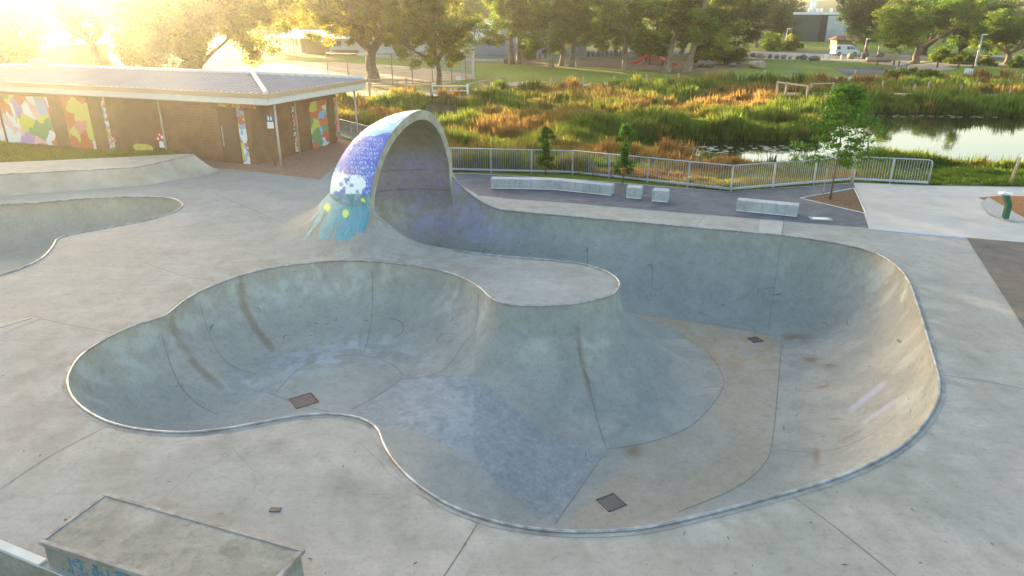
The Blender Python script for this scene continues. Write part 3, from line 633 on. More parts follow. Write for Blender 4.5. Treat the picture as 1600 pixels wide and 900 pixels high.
# painted drips running out on the deck: fine patch of paint following the mound
gx, gy = np.meshgrid(np.arange(-9.6, -3.8, .035), np.arange(22.5, 30.5, .035)); gz = mound_z(gx.ravel(), gy.ravel()).reshape(gx.shape)
ppx, ppy = PX(gx, gy, gz); dm = np.zeros(gx.shape)
for pts_, w in tend: dm = np.maximum(dm, strokes_mask(ppx, ppy, pts_, w * .80 + 1.1, .1))
side_ok = ((gx - CC[0]) * CE[0] + (gy - CC[1]) * CE[1] < -.5) & ~inside(offset_in(LIP, .15), gx, gy)
mask = (dm > .25) & side_ok; ii, jj = np.where(mask[:-1, :-1] & mask[1:, :-1] & mask[:-1, 1:] & mask[1:, 1:]); nc = gx.shape[1]
Fm = np.stack([ii * nc + jj, ii * nc + jj + 1, (ii + 1) * nc + jj + 1, (ii + 1) * nc + jj], 1); used, inv = np.unique(Fm, return_inverse=True)
VV = np.stack([gx.ravel(), gy.ravel(), gz.ravel()], 1)[used]; cc = mural(VV, (.05, .20, .23), False); 
mk('painted_tendrils', VV + np.array([0, 0, .008]) - loc0, inv.reshape(-1, 4), MATS['mural paint'], shell, True, cc)
# surfaces laid on the plaza
def zone(name, P, z, mt, lab=None):
    return tag(flat(name, P, z, mt), lab, None, None, 'structure')
zone('dark_paving_path', poly([(748, 305.5), (716, 287), (709, 271.5), (735, 271.5), (905, 281.5), (1140, 300), (1333, 286.5), (1357, 356), (1230, 346), (1000, 327), (900, 318), (800, 311)]), .006, BLACKP)
zone('light_concrete_path', poly([(1334, 286), (1448, 290.5), (1600, 293.5), (1790, 301), (1900, 340), (1900, 412), (1600, 379), (1510, 371), (1357.5, 356)]), .005, PATH)
zone('brown_asphalt_pavement', poly([(1510, 371.5), (1600, 379.5), (1900, 412), (2000, 700), (1760, 760), (1600, 513)]), .007, BROWN)
zone('red_paving_path', [W(330, 262), W(400, 268.5), W(500, 281), W(520, 262), W(640, 250), W(700, 268.5), W(533, 217), W(505, 202), (-30, 49.5), (-30, 44), W(230, 246)], .005, BRICKP)
for q in ([(0, 765), (80, 712), (170, 665)], [(690, 905), (715, 868), (750, 812)], [(1232, 772), (1300, 820), (1400, 900)], [(1474, 586), (1540, 596), (1600, 608)], [(60, 497), (120, 510), (178, 521)], [(225, 410), (290, 432), (345, 440)],
          [(1085, 357), (1098, 340), (1105, 334)], [(1225, 345), (1224, 352), (1222, 366)], [(330, 300), (400, 330), (450, 352)]):
    tag(joint('pavement_joint', [W(*p) for p in q], None, lambda a, b: mound_z(a, b), w=.015, lift=.004), kind='structure')
for q in ([(430, 668), (395, 705), (300, 740), (230, 800)], [(360, 700), (410, 745), (395, 770), (345, 815)], [(560, 690), (620, 750), (690, 800)]):
    P = []; r4 = random.Random(len(q) + q[0][0])
    for a, b in zip(q[:-1], q[1:]):
        for i in range(6): t = i / 6; P.append(W(a[0] + (b[0] - a[0]) * t + r4.uniform(-4, 4), a[1] + (b[1] - a[1]) * t + r4.uniform(-2, 2)))
    tag(joint('pavement_crack', P, None, lambda a, b: 0 * a, w=.0055, lift=.004), kind='structure')
flat_p = [(1357.5, 355.2), (1505, 369.5), (1508, 373), (1357, 358.5)]
zone('painted_kerb_path', poly(flat_p), .010, mat('blue grey edging', (.36, .40, .50), .6))
zone('new_concrete_pavement', poly([(1188, 342), (1224, 345.5), (1221, 366), (1185, 363)]), .005, NEWC)
# skid pad strip at the left edge
zone('grind_strip_pavement', poly([(-60, 528), (0, 505), (48, 496), (62, 498), (0, 523), (-60, 548)]), .006, NEWC)
tag(joint('grind_strip_joint', [W(-40, 528), W(0, 513), W(50, 498)], None, lambda a, b: 0 * a, w=.07, lift=.012, mt=GRATE), kind='structure')
# ------------------------------------------------------------------ foreground block, bank, lower yard
def at3(px, py, z): x, y = W(px, py, z); return np.array([x, y, z])
a_ = at3(165, 769, .46); b_ = at3(477, 857, .46); d_ = at3(58, 846, .46); ex_ = (b_ - a_); ey_ = (d_ - a_)
LX, LY = np.linalg.norm(ex_), np.linalg.norm(ey_)
Mb = Matrix.Translation(tuple(a_ * [1, 1, 0])) @ Matrix(((ex_[0] / LX, ey_[0] / LY, 0, 0), (ex_[1] / LX, ey_[1] / LY, 0, 0), (0, 0, 1, 0), (0, 0, 0, 1)))
box = thing('grind_box', 'low concrete grind block with steel edges and faded blue graffiti', 'grind block', tuple(a_ * [1, 1, 0]))
def rel(mb, o): mb.v = [tuple(Vector(p) - o.location) for p in mb.v]; return mb
BOXC = mat('block concrete', (.265, .255, .23), .8, var=.2, scale=2.2, bump=.3, bscale=60, tint=(.215, .215, .185), tint2=(.165, .165, .125), fine=.12, speck=.2)
rel(MB().box(.05, LX - .05, .05, LY - .04, -.6, .445, M=Mb), box).build('block', BOXC, box)
m = MB()
for q in ((0, LX, 0, .07), (0, LX, LY - .07, LY), (0, .07, .0725, LY - .0725), (LX - .07, LX, .0725, LY - .0725)): m.box(*q, .39, .46, .008, M=Mb)
rel(m, box).build('steel_edge', mat('worn flat steel', (.30, .285, .27), .75, .1, var=.25, scale=6, tint=(.21, .19, .175)), box)
m = MB(); r5 = random.Random(2)
for k in range(9):
    x0 = LX * (.06 + .33 * r5.random()); P = []
    for i in range(7): P.append(Mb @ Vector((x0 + .1 * i * r5.uniform(-.3, .9), LY - .036, .33 - .5 * r5.random())))
    m.tube(catmull([np.array(p) for p in P], False, .04), .014, 5)
rel(m, box).build('graffiti', mat('faded blue spray', (.10, .20, .27), .6, var=.3, scale=20), box)
low = [tuple(stepL), tuple(stepR), (1.0, 2.0), (-10, -6), (-22, 4)]
tag(flat('lower_yard_pavement', low, -.55, BOXC), kind='structure')
ed = thing('retaining_kerb', 'pale kerb edging where the deck steps down beside the grind block', 'kerb', (float(sA[0]), float(sA[1]), 0))
sn = np.array([-sd[1], sd[0]]); sn = sn if sn[1] > 0 else -sn
q = [stepL + sn * .12, stepL - sn * .015, sB - sn * .015 + sd * .0, sB + sn * .12]
rel(MB().prism([tuple(p) for p in q], -.02, .035), ed).build('cap', PALE, ed)
q = [stepL + sn * .02, stepL - sn * .004, stepR - sn * .004, stepR + sn * .02]
rel(MB().prism([tuple(p) for p in q], -.6, -.03), ed).build('face', BOXC, ed)
# bank by the building
bk_top = [at3(*p, .78) for p in ((-260, 279), (-60, 260), (0, 254), (170, 246.5), (285, 240.5), (303, 241))]
bk_frt = [at3(*p, .78) for p in ((-260, 302), (-60, 278), (0, 273), (213, 262), (293, 244.5), (306, 243.5))]
bk_bot = [at3(*p, 0) for p in ((-260, 345), (-60, 314), (0, 307), (232, 289), (322, 273), (345, 266))]
bank = thing('concrete_bank', 'raised concrete bank with a flat top in front of the brown building', 'skate ramp', tuple(bk_bot[3]))
V = []
def lerp(a, b, t): return a + (b - a) * t
rowsn = 8
L1 = [catmull(bk_frt, False, .4)[i] for i in range(0)]
def resamp(P, n):
    P = np.array(P); s = np.concatenate([[0], np.cumsum(np.linalg.norm(np.diff(P, axis=0), axis=1))]); t = np.linspace(0, s[-1], n)
    return np.stack([np.interp(t, s, P[:, k]) for k in range(3)], 1)
A1, B1, C1 = resamp(bk_top, 60), resamp(bk_frt, 60), resamp(bk_bot, 60)
for i in range(60):
    V.append(A1[i]); V.append(B1[i])
    for j in range(1, rowsn + 1):
        t = j / rowsn; p = lerp(B1[i], C1[i], t); p[2] = .78 * (1 - t) ** 1.5; V.append(p)
w_ = rowsn + 2
mk('bank_face', np.array(V) - bk_bot[3], [(i * w_ + j, (i + 1) * w_ + j, (i + 1) * w_ + j + 1, i * w_ + j + 1) for i in range(59) for j in range(w_ - 1)] , mat('bank concrete', (.42, .37, .31), .8, var=.15, scale=1.2, bump=.2, bscale=50, tint=(.36, .32, .26)), bank, False)
V = [A1[-1], B1[-1]] + [V[59 * w_ + j] for j in range(2, w_)] + [np.array([A1[-1][0] + .9, A1[-1][1] - .3, 0])]
mk('bank_end', np.array(V) - bk_bot[3], [tuple(range(len(V)))], MATS['bank concrete'], bank)
MB().tube([tuple(p + np.array([0, 0, .01]) - bk_bot[3]) for p in B1], .03, 6).build('coping', COPE, bank, True)

# ------------------------------------------------------------------ amenities building
W0 = Vector((*W(400, 258), 0)); RZ = R(-21.1); Mt = Matrix.Translation(W0) @ Matrix.Rotation(RZ, 4, 'Z'); Mi = Mt.inverted()
blk = thing('amenities_block', 'low brown toilet block with a pale metal hip roof and colourful painted murals', 'building', W0, RZ)
def on_front(px, py, yl=0.0, axis='y'):
    v = (py - 450) / F; u = (px - 800) / F; d = Mi.to_3x3() @ Vector((u, cp - v * sp, -(sp + v * cp))); o = Mi @ Vector((0, 0, HC))
    if axis == 'y': t = (yl - o.y) / d.y; p = o + d * t; return p.x, p.z
    t = (yl - o.x) / d.x; p = o + d * t; return p.y, p.z
BOARD = mat('brown boards', (.19, .098, .045), .75, var=.25, scale=1.2, bump=.2, bscale=20, tint=(.15, .08, .04))
m = MB(); m.box(-25.6, -.02, .02, 7.88, 0, 3.3)
zz = .02
while zz < 3.25:                                 # board courses
    m.box(-25.6, 0, 0, .02, zz, zz + .145); m.box(-.02, 0, .02, 7.88, zz, zz + .145); zz += .16
m.build('wall', BOARD, blk)
ROOFM = mat('roof sheeting', (.30, .29, .32), .5, .15, var=.1, scale=.7)
FAS = mat('fascia', (.60, .57, .56), .5, var=.05)
GUT = mat('gutter', (.42, .30, .20), .5)
X0, X1, Y0, Y1, ZE, ZR = -26.6, 2.0, -.9, 8.2, 3.92, 4.42
hy_ = (Y1 - Y0) / 2; rx1 = X1 - hy_; rx0 = X0 + hy_; ym = (Y0 + Y1) / 2
Vr = [(X0, Y0, ZE), (X1, Y0, ZE), (X1, Y1, ZE), (X0, Y1, ZE), (rx0, ym, ZR), (rx1, ym, ZR)]
m = MB(); m.add(Vr, [(0, 1, 5, 4), (1, 2, 5), (2, 3, 4, 5), (3, 0, 4), (3, 2, 1, 0)])
x = X0 + .4
while x < X1 - .1:                               # standing ribs
    t = min(1, (x - X0) / hy_, (X1 - x) / hy_); ye = Y0 + hy_ * t; ze = ZE + (ZR - ZE) * t
    for s in (0, 1):
        a = (Y0 if s == 0 else Y1); b = (ye if s == 0 else Y1 - hy_ * t)
        m.add([(x - .02, a, ZE + .003), (x + .02, a, ZE + .003), (x + .02, b, ze + .003), (x - .02, b, ze + .003), (x, a, ZE + .05), (x, b, ze + .05)], [(0, 1, 2, 3), (0, 4, 1), (3, 2, 5), (0, 3, 5, 4), (1, 4, 5, 2)])
    x += .38
y = Y0 + .4
while y < Y1 - .1:
    t = min(1, (y - Y0) / hy_, (Y1 - y) / hy_); xe = X1 - hy_ * t; ze = ZE + (ZR - ZE) * t
    m.add([(X1, y - .02, ZE + .003), (X1, y + .02, ZE + .003), (xe, y + .02, ze + .003), (xe, y - .02, ze + .003), (X1, y, ZE + .05), (xe, y, ze + .05)], [(0, 1, 2, 3), (0, 4, 1), (3, 2, 5), (0, 3, 5, 4), (1, 4, 5, 2)])
    y += .38
rf = m.build('roof', ROOFM, blk)
m = MB(); up = Vector((0, 0, .07))
for a, b in ((1, 5), (2, 5), (4, 5), (0, 4), (3, 4)):
    pa, pb = Vector(Vr[a]) + up * .6, Vector(Vr[b]) + up * .6; m.tube([pa, pb], .13, 6)
m.build('ridge_cap', FAS, rf)
m = MB()
for q in ((X0, X1, Y0 - .12, Y0 - .003), (X0, X1, Y1 + .003, Y1 + .12), (X1 + .003, X1 + .12, Y0 - .12, Y1 + .12)): m.box(*q, 3.68, 3.90)
m.build('gutter', GUT, rf)
m = MB()
for q in ((X0, X1 + .04, Y0 - .06, Y0 + .02), (X0, X1 + .04, Y1 - .02, Y1 + .06), (X1 - .02, X1 + .06, Y0 + .022, Y1 - .022)): m.box(*q, 3.36, 3.677)
m.build('fascia', FAS, rf)
MB().box(X0 + .05, X1 - .05, Y0 + .03, Y1 - .03, 3.31, 3.36).build('soffit', mat('soffit', (.30, .24, .20), .8), blk)
MB().box(-18.9, -18.1, 2.2, 3.0, 4.3, 4.95, .03).build('roof_vent', ROOFM, rf)
POSTM = mat('pale post', (.50, .45, .40), .5, .2)
for (x, y) in ((1.6, .1), (1.6, 7.6)): MB().tube([(x, y, 0), (x, y, 3.32)], .06, 8).build('post', POSTM, blk, True)
x, _ = on_front(256, 205, -.06); MB().tube([(x, -.09, 0), (x, -.09, 3.32)], .055, 8).build('downpipe', POSTM, blk, True)
y, _ = on_front(464, 205, .06, 'x'); MB().tube([(.09, y, 0), (.09, y, 3.32)], .05, 8).build('downpipe', POSTM, blk, True)
def murmat(name, seed, cols, sc=1.6, warp=1.2):
    m = bpy.data.materials.new(name); m.use_nodes = True; t = m.node_tree; N = t.nodes; Lk = t.links; b = N['Principled BSDF']; b.inputs['Roughness'].default_value = .5
    tc = N.new('ShaderNodeTexCoord'); mp = N.new('ShaderNodeMapping'); mp.inputs['Location'].default_value = (seed, seed * 1.7, seed * .3); Lk.new(tc.outputs['Object'], mp.inputs[0])
    n = N.new('ShaderNodeTexNoise'); n.inputs['Scale'].default_value = sc; n.inputs['Detail'].default_value = 1.2; n.inputs['Distortion'].default_value = warp * .35; Lk.new(mp.outputs[0], n.inputs['Vector'])
    vo = N.new('ShaderNodeTexVoronoi'); vo.inputs['Scale'].default_value = sc * 1.6; vo.inputs['Randomness'].default_value = 1; ad = N.new('ShaderNodeVectorMath'); ad.operation = 'MULTIPLY_ADD'; ad.inputs[1].default_value = (1.1, 1.1, 1.1); Lk.new(n.outputs['Color'], ad.inputs[0]); Lk.new(mp.outputs[0], ad.inputs[2]); Lk.new(ad.outputs[0], vo.inputs['Vector']); sx = N.new('ShaderNodeSeparateColor'); Lk.new(vo.outputs['Color'], sx.inputs[0])
    r = N.new('ShaderNodeValToRGB'); r.color_ramp.interpolation = 'CONSTANT'; e = r.color_ramp.elements; k = len(cols)
    while len(e) < k: e.new(.5)
    for i, c in enumerate(cols): e[i].position = i / k; e[i].color = (*c, 1)
    Lk.new(sx.outputs[0], r.inputs[0]); Lk.new(r.outputs[0], b.inputs['Base Color']); return m
MC = [(.75, .72, .72), (.50, .16, .08), (.72, .42, .45), (.75, .73, .75), (.30, .42, .65), (.55, .55, .08), (.40, .28, .55), (.13, .30, .12), (.75, .72, .70)]
def panel(px0, px1, py0, py1, mt, name='mural_panel', y=-.02, axis='y', lab=None, th=.02):
    a = on_front(px0, (py0 + py1) / 2, y if axis == 'y' else -y, axis); b = on_front(px1, (py0 + py1) / 2, y if axis == 'y' else -y, axis)
    z1 = on_front((px0 + px1) / 2, py0, y if axis == 'y' else -y, axis)[1]; z0 = on_front((px0 + px1) / 2, py1, y if axis == 'y' else -y, axis)[1]; z1 = min(z1, 3.28); z0 = max(z0, .03)
    lo, hi = sorted((a[0], b[0]))
    mb = MB(); (mb.box(lo, hi, y - th, y, z0, z1) if axis == 'y' else mb.box(-y, -y + th, lo, hi, z0, z1)); o = mb.build(name, mt, blk)
    if lab: o['label'] = lab
    return o
panel(-140, 2, 150, 232, murmat('mural a', 3, MC, .8), lab='painted panel with pink white and yellow shapes')
panel(6, 82, 150, 232, murmat('mural b', 9, MC[::-1], .75), lab='painted panel of white birds over green hills')
panel(104, 143, 152, 234, murmat('mural c', 21, [(.5, .12, .04), (.62, .25, .2), (.5, .12, .04), (.55, .5, .1), (.72, .7, .7)], .8), lab='orange red painted door panel')
panel(164, 170, 150, 232, murmat('mural d', 5, MC, 2.5), lab='narrow painted strip')
panel(341, 399, 157, 168, murmat('mural e', 31, [(.6, .2, .05), (.65, .45, .05), (.55, .1, .05)], 2.2), lab='orange painted strip over the doorway')
panel(375, 386, 168, 258, murmat('mural f', 12, [(.4, .1, .1), (.65, .68, .75), (.2, .4, .65), (.5, .5, .1), (.3, .2, .45)], 1.8), lab='narrow painted pillar beside the door')
DOORM = mat('dark door', (.085, .045, .025), .6, var=.1)
o = panel(345, 373, 170, 257, DOORM, 'door'); 
x0h, z0h = on_front(347, 200, -.06); MB().tube([(x0h, -.09, z0h - 1.0), (x0h, -.09, z0h + .1)], .02, 6).build('handle', STEEL, o)
panel(485, 512, 157, 233, murmat('mural g', 44, [(.55, .13, .05), (.12, .28, .12), (.55, .13, .05), (.5, .52, .08), (.62, .62, .66), (.15, .42, .65)], 1.0), y=-.02, axis='x', lab='tall mural in red green yellow and blue on the end wall')
panel(523, 529, 152, 222, murmat('mural h', 8, [(.5, .12, .08), (.1, .35, .2), (.6, .3, .3)], 2.0), y=-.02, axis='x', lab='striped edge panel at the end of the wall')
panel(458, 463, 165, 238, murmat('mural i', 15, [(.6, .58, .55), (.15, .09, .06), (.6, .2, .1)], 3.0), y=-.02, axis='x', lab='thin painted strip on the end wall')
REDP = mat('red paint', (.50, .05, .03), .5)
def toadstool(px, py, s):
    x, z = on_front(px, py, -.03); P = [(x - .16 * s, z - .28 * s), (x + .16 * s, z - .28 * s), (x + .12 * s, z + .05 * s), (x - .12 * s, z + .05 * s)]
    st = MB().add([(a, -.035, b) for a, b in P], [(0, 1, 2, 3)]).build('painted_stem', WHITE, blk)
    m = MB(); n = 14; m.add([(x + .33 * s * math.cos(math.pi * k / n), -.04, z + .02 + .42 * s * math.sin(math.pi * k / n)) for k in range(n + 1)], [tuple(range(n + 1))]); c = m.build('painted_cap', REDP, blk)
    m = MB()
    for a, b, r_ in ((-.15, .12, .06), (.1, .2, .08), (-.02, .3, .05), (.22, .08, .05)): MB().add([(x + a * s + r_ * s * math.cos(t * math.pi / 4), -.045, z + b * s + r_ * s * math.sin(t * math.pi / 4)) for t in range(8)], [tuple(range(8))]).build('white_spot', WHITE, c)
toadstool(176, 222, 1.0); toadstool(252, 221, 1.25)
xb, zb_ = on_front(224, 231, -.03); P_ = [(xb + .75 * math.copysign(abs(math.cos(t)) ** .6, math.cos(t)), -.04, zb_ + .22 * math.copysign(abs(math.sin(t)) ** .7, math.sin(t))) for t in np.linspace(0, 2 * math.pi, 25)[:-1]]
pb_ = MB().add(P_, [tuple(range(24))]).build('painted_board', mat('yellow paint', (.62, .52, .04), .5), blk)
for dx in (-.35, .35): MB().add([(xb + dx + .10 * math.cos(t), -.045, zb_ - .02 + .14 * math.sin(t)) for t in np.linspace(0, 2 * math.pi, 13)[:-1]], [tuple(range(12))]).build('painted_wheel', mat('grey lilac paint', (.45, .42, .52), .5), pb_)
sg = thing('toilet_sign', 'small blue and white sign on a brown pole at the building corner', 'sign', (*W(431, 259), 0))
MB().tube([(0, 0, 0), (0, 0, 2.95)], .035, 8).build('pole', mat('brown pole', (.20, .10, .05), .6), sg, True)
MB().box(-.17, .17, -.065, -.04, 2.0, 2.33).build('lower_plate', WHITE, sg)
bp_ = MB().box(-.17, .17, -.065, -.04, 2.37, 2.70).build('blue_plate', mat('sign blue', (.05, .12, .42), .5), sg)
m = MB()
for dx in (-.07, .07): m.add([(dx + .025 * math.cos(t), -.07, 2.62 + .025 * math.sin(t)) for t in np.linspace(0, 2 * math.pi, 9)[:-1]], [tuple(range(8))]); m.box(dx - .035, dx + .035, -.072, -.066, 2.42, 2.59)
m.build('symbol', WHITE, bp_)
# grassed rise between building and bank
back_w = [Mt @ Vector((x, -.02, .10)) for x in (-25, -20, -15, -10, -7.5, -6.6)]
V = []; A2 = resamp(bk_top[:5], 30); B2 = resamp([np.array(p) for p in back_w], 30)
for i in range(30):
    for j in range(6): p = lerp(A2[i], B2[i], j / 5); p[2] = .765 + (.06 - .765) * sm(.2, 1, j / 5); V.append(p)
LAWN = None

# ------------------------------------------------------------------ picket fence beside the wetland
FP = [W(530, 214), W(705, 267.5), W(894, 272), W(1141, 299), W(1332, 283), W(1450, 289)]
GAL = mat('fence galvanised', (.42, .45, .51), .42, .5, var=.1, scale=4)
fdesc = ['steel picket fence behind the domed shell', 'steel picket fence behind the angled bench', 'steel picket fence run between sapling and fence corner', 'steel picket fence behind the short bench', 'steel picket fence end panel beside the pale path']
for i in range(5):
    a = Vector((*FP[i], 0)); b = Vector((*FP[i + 1], 0)); L = (b - a).length; rz = math.atan2(b.y - a.y, b.x - a.x)
    t = thing('picket_fence', fdesc[i], 'fence', a, rz, 'galvanised picket fence runs beside the wetland')
    n = max(2, round(L / 2.05)); 
    top = [(.0, 0, 1.2), (L, 0, 1.2)] if i < 4 else [(0, 0, 1.2), (L - .18, 0, 1.2), (L - .04, 0, 1.14), (L, 0, 1.0), (L, 0, .0)]
    MB().tube(top, .028, 8).build('top_rail', GAL, t, True)
    MB().box(0.03, L - .03, -.03, .03, .07, .17, .01).build('bottom_rail', GAL, t)
    for k in range(n + (1 if i in (1, 3) else 0)):
        x = L * k / n + (.03 if k == 0 else 0)
        MB().box(x - .025, x + .025, -.035, .035, -.1, 1.18).build('post', GAL, t)
    for k in range(n):
        m = MB(); x0 = L * k / n + .06; x1 = L * (k + 1) / n - .06; c = int((x1 - x0) / .115)
        for j in range(c + 1): x = x0 + (x1 - x0) * j / c; m.box(x - .008, x + .008, -.008, .008, .165, 1.18)
        m.build('picket_panel', GAL, t)

# ------------------------------------------------------------------ seats
def slab_bench(label, front, depth, h, name='concrete_bench', group=None):
    P = [np.array(W(*p)) for p in front]; n = len(P); nrm = []
    for i in range(n):
        d = P[min(i + 1, n - 1)] - P[max(i - 1, 0)]; d /= np.linalg.norm(d); q = np.array([-d[1], d[0]]); nrm.append(q if q[1] > 0 else -q)
    back = [P[i] + nrm[i] * depth for i in range(n)]; o = P[0]
    t = thing(name, label, 'bench', (float(o[0]), float(o[1]), 0), 0, group)
    bm = bmesh.new(); ring = [p - o for p in P + back[::-1]]
    vb = [bm.verts.new((p[0], p[1], .012)) for p in ring]; vt = [bm.verts.new((p[0], p[1], h)) for p in ring]; m_ = len(ring)
    bm.faces.new(vb[::-1]); bm.faces.new(vt)
    for k in range(m_): bm.faces.new((vb[k], vb[(k + 1) % m_], vt[(k + 1) % m_], vt[k]))
    bmesh.ops.recalc_face_normals(bm, faces=bm.faces); bmesh.ops.bevel(bm, geom=[e for e in bm.edges if e.verts[0].co.z > .1 or e.verts[1].co.z > .1], offset=.018, segments=2, affect='EDGES')
    me = bpy.data.meshes.new('block'); bm.to_mesh(me); bm.free()
    me.materials.append(mat('seat concrete', (.40, .42, .45), .8, var=.12, scale=2.5, bump=.25, bscale=60, tint=(.34, .36, .385), tint2=(.22, .225, .23), fine=.05, speck=.2, aniso=(2, 2, .5))); link('block', me, t)
    m = MB(); 
    for i in range(n - 1): m.tube([(*(P[i] - o - nrm[i] * .003), .035), (*(P[i + 1] - o - nrm[i] * .003), .035)], .012, 4)
    m.build('base_trim', WHITE, t); return t
slab_bench('long angled concrete bench with stained front facing the bowl', [(767, 295), (865, 297), (954, 306.5)], .55, .47)
slab_bench('short straight concrete bench on dark paving near the sapling bed', [(1149.5, 330), (1245.5, 339.5)], .52, .47)
slab_bench('concrete cube seat nearer the angled bench', [(978, 310), (1002, 311.5)], .60, .50, 'cube_seat', 'concrete cube seats')
slab_bench('concrete cube seat farther from the angled bench', [(1018, 315), (1043, 317)], .60, .50, 'cube_seat', 'concrete cube seats')

# ------------------------------------------------------------------ beds, pit lid, drinking fountain, stakes
zone('mulch_bed_ground', poly([(1254, 310), (1333, 295.5), (1350, 333)]), .02, MULCH)
m = MB(); c_ = [W(1250, 310.3), W(1334.5, 294.6), W(1353, 334.5)]
kb = thing('planter_edging', 'thin steel edging around the triangular sapling bed', 'edging', (*c_[0], 0))
for i in range(3): a = Vector((*c_[i], .02)) - kb.location; b = Vector((*c_[(i + 1) % 3], .02)) - kb.location; m.tube([a, b], .025, 4)
m.build('strip', PALE, kb)
zone('bark_bed_ground', poly([(1530, 309), (1562, 306.5), (1700, 309), (1900, 330), (1900, 420), (1600, 346)]), .02, mat('red bark mulch', (.30, .13, .04), .95, var=.4, scale=10, bump=1, bscale=50, fine=.5))
zone('fountain_apron_path', poly([(1532, 318), (1544, 309), (1560, 318), (1610, 347), (1580, 348), (1545, 336)]), .024, NEWC)
pl = thing('pit_lid', 'pale rectangular service pit lid on the dark paving', 'pit lid', (*W(1282, 342), .006), R(-8))
MB().box(-.42, .42, -.22, .22, 0, .012).build('frame', NEWC, pl); MB().box(-.30, .28, -.13, .13, .012, .018).build('plate', STEEL, pl)
fo = thing('drinking_fountain', 'green drinking fountain with a steel bowl on an angled post', 'drinking fountain', (*W(1570, 343), 0), R(0))
MB().box(-.10, .10, -.09, .09, .025, .62, .015).build('post', DGREEN, fo)
MB().prism([(-.1, -.09), (.1, -.09), (.1, .09), (-.1, .09)], 0, .42, Matrix.Translation((0, 0, .6)) @ Matrix(((1, 0, -.55, 0), (0, 1, 0, 0), (0, 0, 1, 0), (0, 0, 0, 1)))).build('arm', DGREEN, fo)
MB().tube([(-.24, 0, 1.0), (-.24, 0, 1.04), (-.24, 0, 1.08)], [.10, .24, .27], 16).build('bowl', STEEL, fo, True)
MB().tube([(-.30, 0, 1.06), (-.30, 0, 1.16), (-.25, 0, 1.18)], .015, 6).build('spout', STEEL, fo, True)
MB().tube([(0, 0, .02), (0, 0, .04)], .15, 12).build('foot_plate', STEEL, fo)
def stake(px, pyb, pyt, label, r=.05, mt=WOODP, name='timber_post', group=None, zb=0.0, cat='post', lean=0.0):
    x, y = W(px, pyb, zb); h = WD(px, pyt, y)[2] - zb
    o = MB().tube([(0, 0, -.1), (lean, 0, h)], r, 7).build(name, mt, None, True, (x, y, zb)); tag(o, label, cat, group); return o
stake(1577, 288, 246, 'pale timber stake standing beside the bark bed and pond', .06, lean=.18)
stake(1330, 286, 238, 'tall timber stake beside the sapling bed at the fence corner', .06)
o = stake(1286, 305, 262, 'thin timber stake supporting the sapling in the mulch bed', .02)
# ------------------------------------------------------------------ terrain, water
ZW = -.85
PONDS = [poly([(930, 222), (1000, 218), (1060, 216), (1120, 217), (1180, 219), (1235, 221), (1270, 216), (1290, 196), (1306, 184), (1345, 179), (1420, 176), (1520, 180), (1620, 184), (1900, 190), (2300, 215), (2300, 300), (1760, 285), (1560, 263), (1500, 261), (1455, 254), (1400, 247), (1345, 252), (1270, 262), (1200, 262), (1120, 256), (1040, 245), (980, 236)], ZW),
         poly([(1040, 168), (1075, 160), (1106, 162), (1100, 170), (1060, 174)], ZW), poly([(668, 181), (688, 175), (714, 177), (722, 186), (716, 197), (690, 201), (676, 196)], ZW),
         poly([(1085, 158), (1140, 156), (1150, 160), (1100, 163)], ZW)]
WET = poly([(520, 150), (560, 158), (640, 152), (670, 156), (735, 152), (780, 142), (860, 138), (1000, 129), (1140, 125), (1215, 124), (1262, 128), (1340, 126), (1385, 118), (1480, 117), (1600, 121), (1900, 135), (2400, 180), (2400, 330), (1600, 292), (1450, 288), (1331, 281), (1141, 298), (894, 271), (705, 266), (540, 214), (505, 190)], 0)
PLAZA = np.array(deck_o)
TRACK = poly([(1195, 148), (1230, 144), (1300, 145), (1400, 145), (1500, 146), (1620, 149), (1900, 158), (1900, 168), (1620, 156), (1500, 152.5), (1400, 151), (1300, 151), (1230, 152), (1195, 155)], 0)
def terr(X, Y):
    X = np.asarray(X, float); Y = np.asarray(Y, float)
    dw = sdf(WET, X, Y); z = -.0 - .55 * sm(-.3, -4.5, dw) * (1 + .5 * (fbm(X / 5, Y / 5) - .5))
    dp = np.full(X.shape, 99.)
    for P in PONDS: dp = np.minimum(dp, sdf(P, X, Y))
    z = np.minimum(z, np.where(dp < 1.6, ZW - .5 + (z - ZW + .5) * sm(-.9, 1.3, dp), z))
    dt = sdf(TRACK, X, Y); z = z + (-.08 - z) * sm(1.2, .2, dt)
    dk = np.minimum(sdf(PLAZA, X, Y), sdf(np.array([(float(a), float(b)) for a, b in [stepL + sn * 4, stepR + sn * 4] + low[2:]]), X, Y)); z = np.where(dk < .3, np.minimum(z, -.06 - 4.6 * sm(.05, -2.2, dk)), z)
    far = sm(140, 700, np.hypot(X, Y)); z = z + far * 6 * fbm(X / 160, Y / 160)
    return z
def axis_(a, b, st, out, g=1.16):
    m = list(np.arange(a, b + 1e-6, st)); s = st; x = b
    while x < out[1]: s *= g; x = min(x + s, out[1]); m.append(x)
    s = st; x = a; l = []
    while x > out[0]: s *= g; x = max(x - s, out[0]); l.append(x)
    return np.array(l[::-1] + m)
xs = axis_(-50, 62, .62, (-680, 680)); ys = axis_(-4, 108, .62, (-90, 730)); gx, gy = np.meshgrid(xs, ys); TZ = terr(gx, gy)
idx = np.arange(gx.size).reshape(gx.shape); Fq = np.stack([idx[:-1, :-1], idx[:-1, 1:], idx[1:, 1:], idx[1:, :-1]], -1).reshape(-1, 4)
